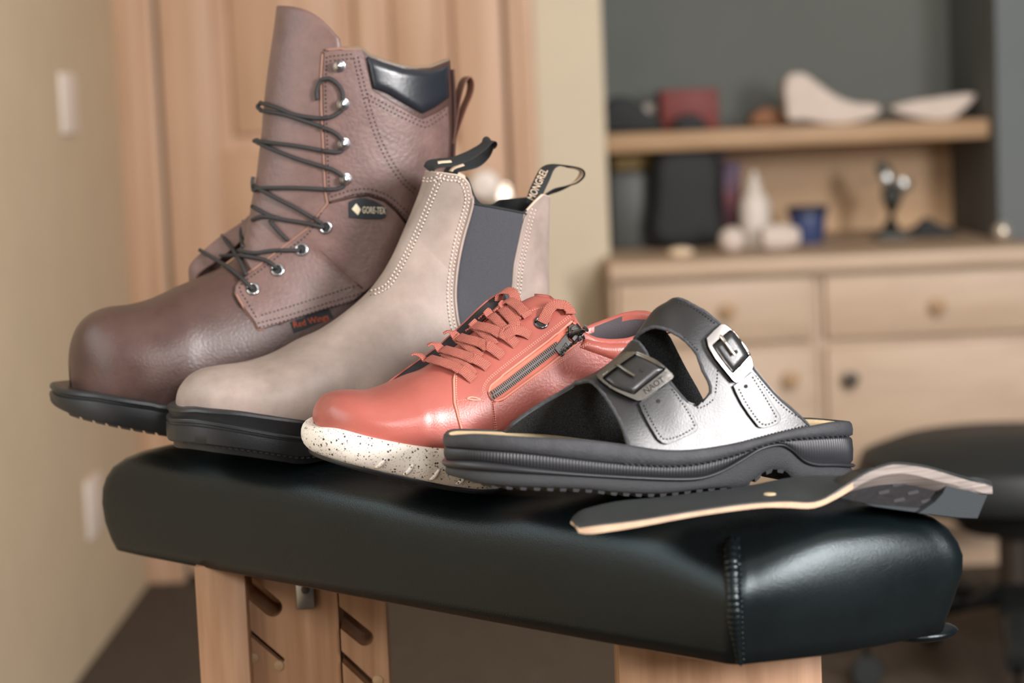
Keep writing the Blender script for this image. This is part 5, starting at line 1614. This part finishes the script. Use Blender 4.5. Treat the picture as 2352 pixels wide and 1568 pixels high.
C4 = sc([(1065, 1103), (1125, 1114), (1333, 1123), (1417, 1131), (1521, 1134), (1625, 1123), (1710, 1117), (1733, 1102), (1768, 1080), (1804, 1081), (1826, 1100), (1850, 1112), (1925, 1110)], hq(1036, 1090), hq(1948, 1108))
mid = lambda a, b, k, d=0: (lambda s: a(s) * (1 - k) + b(s) * k + d)
MR = 620
V, F = sole_mesh(sf, splan, [(-.0042, mid(C0, C1, 0, -.003)), (-.0034, mid(C0, C1, 0, .0004)), (-.0012, mid(C0, C1, 0, .0008)), (.0002, mid(C0, C1, .1)), (.0009, mid(C0, C1, .5)), (.0006, mid(C0, C1, .9)), (-.002, C1)], m=170, cap_bot=False)
mk('welt', V, F, M['welt'], sd, angle=180, label='leather wrapped upper edge of the sole')
def dish(s, f):
    e = min(f, 1 - f); return -.0022 * ss(0, .25, e) + .0045 * math.exp(-((s + .02) / .02) ** 2) * ss(.2, .5, e) * 0
V, F = sole_mesh(sf, splan, [(-.0030, mid(C0, C1, 0, .0002)), (-.0044, mid(C0, C1, 0, -.0008))], m=150, cap_top=False, cap_bot=False)
a_, b_ = splan.ring(150)
V, F = sole_mesh(sf, Plan(x_sh + .003, x_st - .003, .0445, SAND), [(0, mid(C0, C1, 0, -.0002)), (.0008, mid(C0, C1, 0, -.002))], m=150, cap_top=dish, cap_bot=False, cols=16)
mk('footbed', V, F, M['footbed'], sd, angle=180, label='tan suede footbed')
def wave(i): return math.sin(i * PI / 2.0 + .3)
rib = [(-.002, mid(C1, C2, .0)), (-.0006, mid(C1, C2, .05), .0), (-.0002, mid(C1, C2, .12), .00042), (.0002, mid(C1, C2, .5), .0005), (-.0001, mid(C1, C2, .88), .00042), (-.0012, mid(C1, C2, .98)), (-.0014, mid(C2, C3, .06))]
V, F = sole_mesh(sf, splan, rib, m=MR, cap_bot=False, wave=wave)
mk('ribbed_band', V, F, M['pu'], sd, angle=180)
bead = [(-.0016, mid(C2, C3, .0)), (.0006, mid(C2, C3, .08)), (.0020, mid(C2, C3, .35)), (.0021, mid(C2, C3, .62)), (.0008, mid(C2, C3, .95)), (-.0014, C3)]
V, F = sole_mesh(sf, splan, bead, m=200, cap_bot=False); mk('sole_bead', V, F, M['pu'], sd, angle=180)
low = [(-.0014, mid(C2, C3, .95)), (-.0004, mid(C3, C4, .1)), (.0003, mid(C3, C4, .5)), (-.0004, mid(C3, C4, .85)), (-.002, C4), (-.004, mid(C3, C4, 1, -.0002))]
V, F = sole_mesh(sf, splan, low, m=200, cap_bot=True); mk('outsole', V, F, M['pu_grain'], sd, angle=40)
mb = MB()
for i in range(30):
    s = x_st - .02 - i * .0085
    if s < -.09 and s > -.15 or s < x_sh + .01: continue
    n = splan.near(s) - .0018; z = C4(s)
    mb.add([sf.w(s, n, z + .002), sf.w(s - .006, n, C4(s - .006) + .002), sf.w(s - .006, n - .03, C4(s - .006) + .002), sf.w(s, n - .03, z + .002),
            sf.w(s - .001, n - .001, z - .0022), sf.w(s - .0045, n - .001, C4(s - .0045) - .0022), sf.w(s - .0045, n - .03, C4(s - .0045) - .0022), sf.w(s - .001, n - .03, z - .0022)],
           [(0, 3, 2, 1), (4, 5, 6, 7), (0, 1, 5, 4), (1, 2, 6, 5), (2, 3, 7, 6), (3, 0, 4, 7)])
mb.mk('tread', M['pu_grain'], sd, smooth=False)

# ---- the last: arches over the footbed
AP = []
for x, y in ((1150, 960), (1240, 915), (1330, 872), (1372, 852), (1418, 818), (1462, 768), (1502, 712), (1542, 686), (1583, 652), (1660, 600), (1800, 560)):
    s, h = sf.un(x, y); AP.append((s, h))
AP = smoothtab(AP, 6)
hb = lambda s: C0(s) - .003
def prof_n(v):
    """half width of the arch, v = 1 at the base and 0 on the ridge"""
    return .2 * math.sin(v * PI / 2) + .8 * v ** .95
def inv_n(c):
    lo, hi = 0.0, 1.0
    for _ in range(30):
        m = (lo + hi) / 2
        if prof_n(m) < c: lo = m
        else: hi = m
    return lo
def arch(s, a, off=0.0):
    H_ = interp(AP, s) - hb(s); w = (splan.near(s) if a < PI / 2 else splan.far(s)) - .0035
    ca, sa = math.cos(a), math.sin(a)
    n = math.copysign(prof_n(abs(PI / 2 - a) / (PI / 2)), ca) * w; h = hb(s) + max(0, sa) ** 1.05 * H_
    P = sf.w(s, n, h)
    return P
LV = []; LF = []; NS_, NA_ = 120, 72
sA, sB = sf.un(1120, 960)[0], sf.un(1960, 960)[0]
for i in range(NS_ + 1):
    s = sA + (sB - sA) * i / NS_
    for j in range(NA_ + 1): LV.append(arch(s, PI * j / NA_))
for i in range(NS_):
    for j in range(NA_): LF.append((i * 73 + j, i * 73 + j + 1, (i + 1) * 73 + j + 1, (i + 1) * 73 + j))
LASTB = bvh_of((LV, LF))
def to_sa(x, y):
    h = hit(LASTB, x, y)
    if h is None: h = hits(LASTB, [(x, y)])[0]
    s, n, z = sf.loc(h[0]); w = splan.near(s) - .0035
    ca = max(-1, min(1, n / w)); v = inv_n(abs(ca)) * PI / 2
    return (PI / 2 - v if ca > 0 else PI / 2 + v), s
def on_line(a, line, lo, hi):
    """station whose arch point at angle a lies on the drawn edge"""
    best = None
    for i in range(241):
        s = lo + (hi - lo) * i / 240; x, y = proj(arch(s, a)); d = segdist_open(x, y, line)
        if best is None or d < best[0]: best = (d, s)
    return best[1]
def segdist_open(x, y, P): return min(segdist(x, y, [P[i], P[i + 1]]) for i in range(len(P) - 1))
def edge(near, crest, far):
    t = [to_sa(*p) for p in near]
    t = [(0, t[0][1])] + [q for q in t[1:]]
    t.append((PI / 2, sf.un(*crest)[0]))
    for a, px, n in far: t.append((a, sf.un(*px, n)[0] if isinstance(px, tuple) else px))
    t.sort(); return smoothtab(t, 5)
FFL = [(1345, 874), (1312, 886), (1250, 918), (1187, 960), (1152, 995), (1130, 1020)]
RRL = [(1526, 754), (1533, 768), (1560, 822), (1590, 872), (1612, 912), (1640, 985), (1660, 1040)]
ff = edge([(1442, 1017), (1430, 985), (1416, 955), (1402, 930), (1376, 893), (1352, 872)], (1322, 876), [(a, on_line(a, FFL, sf.un(1420, 900)[0], sf.un(1060, 900)[0]), 0) for a in (1.9, 2.25, 2.6, 2.9, PI)])
nb_a, nb_s = to_sa(1600, 926)
fr = edge([(1600, 1020), (1600, 930), (1588, 926), (1570, 913), (1545, 884), (1520, 856), (1494, 830)], (1452, 800), [(2.3, nb_s + .036, 0), (2.7, nb_s + .012, 0), (2.85, nb_s, 0), (PI, nb_s, 0)])
fr = [(a, s) for a, s in fr]
rf = edge([(1600, 1020), (1602, 929), (1622, 915), (1634, 900), (1632, 878), (1616, 845), (1598, 803), (1565, 770), (1524, 750), (1494, 748)], (1466, 757), [(1.95, (1446, 782), -.016), (2.35, (1440, 800), -.030), (2.7, nb_s - .004, 0), (2.85, nb_s, 0), (PI, nb_s, 0)])
rr = edge([(1872, 972), (1833, 948), (1783, 903), (1729, 838), (1700, 790), (1658, 744), (1625, 716), (1583, 692)], (1543, 685), [(a, on_line(a, RRL, sf.un(1800, 900)[0], sf.un(1440, 900)[0]), 0) for a in (2.0, 2.3, 2.6, 2.9, PI)])
an = nb_a
def clampfr(a): return interp(fr, a) if a > an else nb_s
V = []; F = []; NA2, NW = 110, 16
for j in range(NA2 + 1):
    a = PI * j / NA2
    a0, a1 = interp(ff, a), interp(fr, a); b0, b1 = interp(rf, a), interp(rr, a)
    if a < an * .98 or a > 2.86: m_ = (a1 + b0) / 2 if abs(a1 - b0) < .02 else nb_s; a1 = b0 = m_
    a1 = min(a1, a0 - .004); b1 = min(b1, b0 - .004)
    for k in range(NW + 1): V.append(arch(a0 + (a1 - a0) * k / NW, a))
    for k in range(NW + 1): V.append(arch(b0 + (b1 - b0) * k / NW, a))
w = 2 * (NW + 1)
for j in range(NA2):
    for k in list(range(NW)) + list(range(NW + 1, 2 * NW + 1)): F.append((j * w + k, j * w + k + 1, (j + 1) * w + k + 1, (j + 1) * w + k))
bm = bmesh.new(); vs = [bm.verts.new(v) for v in V]
for f in F: bm.faces.new([vs[i] for i in f])
bmesh.ops.remove_doubles(bm, verts=bm.verts[:], dist=1e-5)
bm.verts.index_update(); bm.verts.ensure_lookup_table()
V = [v.co.copy() for v in bm.verts]; F = [tuple(v.index for v in f.verts) for f in bm.faces]; bm.free()
c_ = sf.w(sf.un(1550, 900)[0], 0, .02)
s_ = sum(1 if (V[f[1]] - V[f[0]]).cross(V[f[2]] - V[f[0]]).dot(V[f[0]] - c_) > 0 else -1 for f in F)
if s_ < 0: F = [tuple(reversed(f)) for f in F]
UV_ = slab((V, F), .0026)
n0 = len(V)
outer = [f for f in UV_[1] if max(f) < n0]; rest = [f for f in UV_[1] if max(f) >= n0]
inner = [f for f in rest if min(f) >= n0]; rim_ = [f for f in rest if min(f) < n0]
mk('upper', UV_[0], outer + rim_, M['sandal'], sd, angle=50)
mk('suede_lining', [v for v in UV_[0][n0:]], [tuple(i - n0 for i in f) for f in inner], M['suede'], sd, angle=180, label='rough black suede underside of the straps')
SB = bvh_of((V, F))
# raw edges
def bedge(tab, a0, a1, name='raw_edge', r=.0013):
    P = []
    for k in range(61):
        a = a0 + (a1 - a0) * k / 60; p = arch(interp(tab, a), a); c = arch(interp(tab, a), a)
        P.append(p - (p - c_).normalized() * .0013)
    P = [P[0]] + [P[k] + Vector([noise.noise(P[k] * 700 + Vector((q * 7, 0, 0))) * .0004 for q in range(3)]) for k in range(1, 60)] + [P[-1]]
    mb = MB(); mb.tube(P, r, 8); mb.mk(name, M['rawedge'], sd, angle=180)
bedge(ff, .0, PI); bedge(rf, an, 2.8); bedge(rr, 0, PI); bedge(fr, an, 2.8)
# flaps
def flap(poly, T=.0026):
    VF = decal(poly, SB, T, 6, 1.2, smooth=False); return VF
f1p = [(1467, 926), (1479, 912), (1538, 880), (1560, 905), (1590, 950), (1604, 980), (1602, 988), (1590, 996), (1560, 1010), (1535, 1020), (1522, 1018), (1510, 1008), (1490, 975), (1474, 945)]
f2p = [(1684, 886), (1696, 876), (1728, 852), (1745, 875), (1770, 920), (1790, 950), (1794, 962), (1789, 972), (1772, 980), (1752, 984), (1742, 980), (1722, 955), (1704, 928), (1692, 905)]
fl1 = flap(f1p); fl2 = flap(f2p)
o1 = mk('strap_end', *fl1, M['sandal_strap'], sd, angle=50); o2 = mk('strap_end', *fl2, M['sandal_strap'], sd, angle=50)
# strap lengths running through the buckles
t1p = [(1384, 868), (1399, 855), (1430, 831), (1461, 810), (1479, 817), (1506, 830), (1529, 848), (1504, 869), (1478, 889), (1456, 907), (1429, 898), (1404, 887)]
t2p = [(1635, 793), (1651, 778), (1676, 757), (1687, 762), (1702, 781), (1716, 803), (1722, 818), (1702, 841), (1683, 859), (1671, 846), (1652, 821)]
st1 = decal(t1p, LASTB, .0024, 5, 1.5, smooth=False, dome=.0030); st2 = decal(t2p, LASTB, .0024, 5, 1.5, smooth=False, dome=.0030)
mk('strap_through_buckle', *st1, M['sandal_strap'], sd, angle=50); mk('strap_through_buckle', *st2, M['sandal_strap'], sd, angle=50)
SB2 = bvh_of((V, F), fl1, fl2)
SB3 = bvh_of((V, F), fl1, fl2, st1, st2)
def buckle(outer_, inner_, mat, prong, text, ta, tb, hh, label):
    A = decal(outer_, LASTB, .0052, 5, 1.6, hole=inner_, smooth=False, base=0.0, under=-.0015)
    A = slab(A, .0014)
    b = mk('buckle', *A, mat, sd, angle=45, label=label)
    P, N = drape(prong, SB3, .0022, 3, 3); mb = MB(); mb.tube(P, .0011, 8); mb.mk('prong', mat, b)
    bv = bvh_of(A); Vt, Ft = text_mesh(text, ta, tb, hh, bv, .0003); mk('lettering', Vt, Ft, M['hole'], b, smooth=False)
    return b
buckle([(1369, 861), (1388, 843), (1410, 823), (1436, 808), (1458, 806), (1494, 822), (1527, 840), (1544, 856), (1549, 864), (1545, 871), (1515, 893), (1486, 914), (1476, 920), (1464, 921), (1440, 911), (1412, 898), (1385, 880), (1373, 869)],
       [(1385, 868), (1400, 856), (1430, 834), (1461, 813), (1478, 819), (1505, 832), (1527, 848), (1502, 868), (1476, 888), (1456, 905), (1430, 896), (1406, 886)],
       M['buckle_dark'], [(1409, 838), (1420, 842), (1440, 855), (1458, 866)], 'NAOT', (1484, 905), (1527, 874), 13, 'dark front buckle')
buckle([(1622, 776), (1638, 759), (1656, 743), (1666, 743), (1680, 755), (1694, 772), (1714, 799), (1727, 824), (1730, 840), (1727, 850), (1714, 862), (1700, 876), (1690, 879), (1682, 872), (1662, 848), (1641, 822), (1626, 796)],
       [(1637, 793), (1652, 779), (1676, 759), (1686, 764), (1700, 782), (1714, 804), (1720, 818), (1700, 840), (1683, 857), (1672, 845), (1654, 820)],
       M['buckle_bright'], [(1650, 766), (1656, 774), (1670, 796), (1684, 816)], 'NAOT', (1693, 871), (1721, 838), 14, 'bright silver rear buckle')
# punched holes
mb = MB()
for x, y in ((1512, 921), (1475, 850), (1690, 808), (1713, 887)):
    h = hits(SB3, [(x, y)])[0]; mb = MB(); mb.lathe([(0, 0), (.0013, 0), (.0013, .0004), (0, .0004)], h[0] + h[1] * .0002, 12, h[1]); mb.mk('punched_hole', M['hole'], sd)
# stitching
mb = MB(); sk = dict(dash=5.5, gap=2.5, r=.0005, lift=.0001)
for pl in ([(1478, 930), (1494, 962), (1516, 1000), (1530, 1008), (1562, 1000), (1594, 982)], [(1596, 978), (1580, 945), (1552, 905), (1540, 890)],
           [(1697, 893), (1712, 922), (1730, 950), (1748, 972), (1766, 974), (1784, 964)], [(1783, 958), (1765, 925), (1740, 884), (1726, 862)],
           [(1556, 880), (1572, 900), (1586, 920), (1602, 936), (1622, 930), (1640, 916)], [(1648, 850), (1646, 880), (1642, 908)],
           [(1735, 862), (1770, 905), (1806, 940), (1846, 964)], [(1470, 762), (1500, 755), (1530, 758), (1570, 780), (1606, 806)], [(1556, 694), (1584, 703), (1620, 726), (1646, 746)],
           [(1480, 1030), (1540, 1040), (1600, 1038), (1690, 1018), (1780, 994), (1860, 975)]):
    stitches(pl, SB2, mb=mb, **sk)
mb.mk('stitching', M['thread_black'], sd)
# seam between welt and rubber
P = []; mb = MB()
s = sf.un(1380, 1050)[0]; k = 0
while s > x_sh + .012:
    n = splan.near(s) + .0008; s2 = s - .0032; n2 = splan.near(s2) + .0008
    a = sf.w(s, n, C1(s) + .0006); b = sf.w(s2, n2, C1(s2) - .0002); mb.tube([a, a.lerp(b, .5) + sf.N * .0004, b], [.0003, .0006, .0003], 6)
    s -= .0042
mb.mk('welt_stitching', M['welt'], sd)
# =================================================================== orthotic insole
M['cover'] = material('black_insole_cover', (46, 51, 52), .5, spec=.4, bump=.2, bscale=900, var=.2, vscale=25)
M['foam'] = material('cream_foam_edge', (190, 160, 134), .8, var=.14, vscale=60, bump=.3, bscale=400)
M['layers'] = material('layered_foam_edge', (168, 156, 148), .8, var=.5, vscale=22, stretch=(.5, .5, 26), vrgb=(84, 78, 76))
M['carbon'] = material('carbon_shell', (22, 20, 23), .3, bump=.1, bscale=200)
M['post'] = material('grey_foam_post', (44, 50, 54), .85, bump=.5, bscale=1200)
HI = ZC - .2570
gf = Frame(1690, 1176, HI, .0, 19)
near_t = [(1311, 1198), (1314, 1207), (1322, 1210), (1360, 1205), (1462, 1193), (1599, 1171), (1713, 1155), (1804, 1149), (1859, 1151), (1895, 1142), (1941, 1114), (1987, 1083), (2032, 1065), (2064, 1061), (2123, 1068), (2192, 1087), (2240, 1101), (2279, 1114)]
near_b = [(1311, 1204), (1316, 1219), (1348, 1226), (1400, 1220), (1462, 1210), (1599, 1185), (1736, 1167), (1800, 1166), (1863, 1167), (1918, 1144), (1964, 1117), (2009, 1096), (2055, 1087), (2100, 1092), (2146, 1105), (2214, 1120), (2251, 1133), (2274, 1134)]
far_t = [(1311, 1195), (1325, 1178), (1348, 1167), (1417, 1151), (1508, 1142), (1600, 1131), (1713, 1116), (1804, 1098), (1872, 1092), (1955, 1092), (2060, 1088), (2170, 1088), (2250, 1097), (2277, 1105)]
N_ = 70
s0 = gf.un(1311, 1198)[0]; s1 = gf.un(2280, 1114)[0]; LI = s0 - s1
def curve3(px, nfun):
    out = []
    for x, y in spline(px, 8):
        n = 0
        for _ in range(4):
            s, h = gf.un(x, y, n); n = nfun(s)
        out.append((s, n, h))
    return out
# near side runs almost straight; far side bows away; width as on a foot
wn = lambda s: interp([(0, -.024), (.006, -.014), (.018, -.006), (.05, -.001), (.2, .004), (.45, .0), (.7, -.004), (.93, -.004), (1, -.006)], (s0 - s) / LI)
wf_ = lambda s: interp([(0, -.026), (.006, -.034), (.018, -.042), (.04, -.050), (.12, -.060), (.25, -.064), (.4, -.066), (.55, -.060), (.75, -.054), (.93, -.046), (1, -.022)], (s0 - s) / LI)
A = resample(curve3(near_t, wn), 0, count=N_); Bn = resample(curve3(near_b, wn), 0, count=N_); Cf = resample(curve3(far_t, wf_), 0, count=N_)
ins = thing('orthotic_insole', 'dark orthotic insole with a cream foam edge, lying across the near corner of the pad', 'insole', gf.w(0, 0, 0))
def bys(T, s):
    best = min(T, key=lambda p: abs(p[0] - s)); return best
NT = 16
V = []; F = []
for i in range(N_ + 1):
    a = Vector(A[i]); c = Vector(Cf[i])
    f = i / N_
    cup = .006 * ss(.55, .75, f) * ss(1, .92, f)
    for k in range(NT + 1):
        g = k / NT; p = a.lerp(c, g); p.z -= cup * (1 - (2 * g - 1) ** 2) * 1.6
        V.append(gf.w(*p))
w = NT + 1
for i in range(N_):
    for k in range(NT): F.append((i * w + k, i * w + k + 1, (i + 1) * w + k + 1, (i + 1) * w + k))
n_ = (V[F[600][1]] - V[F[600][0]]).cross(V[F[600][2]] - V[F[600][0]])
if n_.z < 0: F = [tuple(reversed(f)) for f in F]
top = slab((V, F), .0012); mk('top_cover', *top, M['cover'], ins, angle=50)
# foam body under the cover
def under(g, i):
    a = Vector(A[i]); b = Vector(Bn[i]); c = Vector(Cf[i]); t = a.z - b.z
    f = i / N_; cup = .006 * ss(.55, .75, f) * ss(1, .92, f)
    p = a.lerp(c, g); p.z -= cup * (1 - (2 * g - 1) ** 2) * 1.6
    return p, max(.0022, t)
V = []; F = []; mi = []
for i in range(N_ + 1):
    for k in range(NT + 1):
        p, t = under(k / NT, i); V.append(gf.w(p.x, p.y + (.0002 if k == 0 else 0), p.z - .0010))
    for k in range(NT + 1):
        p, t = under(k / NT, i); V.append(gf.w(p.x + 0, p.y + (.0002 if k == 0 else 0), p.z - t))
w2 = 2 * w
for i in range(N_):
    for k in range(NT):
        F.append((i * w2 + k, i * w2 + k + 1, (i + 1) * w2 + k + 1, (i + 1) * w2 + k))
        F.append((i * w2 + w + k, (i + 1) * w2 + w + k, (i + 1) * w2 + w + k + 1, i * w2 + w + k + 1))
    F.append((i * w2, (i + 1) * w2, (i + 1) * w2 + w, i * w2 + w)); F.append((i * w2 + NT, i * w2 + w + NT, (i + 1) * w2 + w + NT, (i + 1) * w2 + NT))
for e in (0, N_):
    for k in range(NT): F.append((e * w2 + k, e * w2 + k + 1, e * w2 + w + k + 1, e * w2 + w + k))
bm = bmesh.new(); vs = [bm.verts.new(v) for v in V]
for f in F:
    try: bm.faces.new([vs[i] for i in f])
    except ValueError: pass
bmesh.ops.recalc_face_normals(bm, faces=bm.faces[:]); bm.verts.index_update()
V = [v.co.copy() for v in bm.verts]; F = [[v.index for v in f.verts] for f in bm.faces]; bm.free()
sp = gf.un(1960, 1110)[0]
mix = [1 if gf.loc(sum((V[i] for i in f), Vector()) / len(f))[0] < sp else 0 for f in F]
mk('foam_edge', V, F, [M['foam'], M['layers']], ins, angle=40, midx=mix, label='cream and grey layered foam edge')
# carbon shell and heel post below the arch
pt = [(1930, 1143), (1975, 1116), (2012, 1097), (2055, 1089), (2100, 1094), (2146, 1107), (2175, 1113), (2168, 1130), (2150, 1150), (2125, 1168), (2060, 1164), (2000, 1158)]
def block(px, n0, n1, mat, name, bev=.0008):
    bm = bmesh.new(); q = [gf.un(x, y, n0) for x, y in px]
    a = [bm.verts.new(gf.w(s, n0, h)) for s, h in q]; b = [bm.verts.new(gf.w(s, n1, h)) for s, h in q]; n = len(a)
    bm.faces.new(a); bm.faces.new(b[::-1])
    for i in range(n): bm.faces.new((a[i], a[(i + 1) % n], b[(i + 1) % n], b[i]))
    bmesh.ops.recalc_face_normals(bm, faces=bm.faces[:])
    bmesh.ops.triangulate(bm, faces=[f for f in bm.faces if len(f.verts) > 4])
    bm.verts.index_update(); V = [v.co.copy() for v in bm.verts]; F = [[v.index for v in f.verts] for f in bm.faces]; bm.free()
    return mk(name, V, F, mat, ins, smooth=False)
cs = block(pt, -.012, -.044, M['carbon'], 'carbon_shell')
block([(2176, 1110), (2214, 1122), (2250, 1135), (2268, 1136), (2245, 1190), (2200, 1188), (2110, 1178), (2125, 1168), (2148, 1152), (2166, 1132)], -.0055, -.046, M['post'], 'heel_post')
block([(1990, 1158), (2060, 1163), (2125, 1168), (2112, 1177), (2060, 1170), (2010, 1163)], -.010, -.046, M['post'], 'post_skirt')
mb = MB()
M['weave'] = material('carbon_weave', (52, 50, 54), .3)
V_ = bvh_of(([gf.w(gf.un(x, y, -.0118)[0], -.0118, gf.un(x, y, -.0118)[1]) for x, y in pt], [tuple(range(len(pt)))]))
for x, y in ((2062, 1110), (2097, 1129), (2128, 1148), (2030, 1128), (2065, 1146)):
    Vd = decal([(x - 13, y + 1), (x + 12, y - 5), (x + 14, y + 3), (x - 11, y + 8)], V_, .0001, 8, 0, smooth=False, under=-.0001); mk('weave_patch', *Vd, M['weave'], cs, smooth=False)
# brass-coloured dot on the cover
h = hit(bvh_of(top), 1768, 1135)
if h:
    mb = MB(); mb.lathe([(0, 0), (.004, 0), (.0036, .0006), (0, .0008)], h[0], 16, h[1]); mb.mk('cover_dot', material('pale_mark', (208, 186, 150), .5), ins)
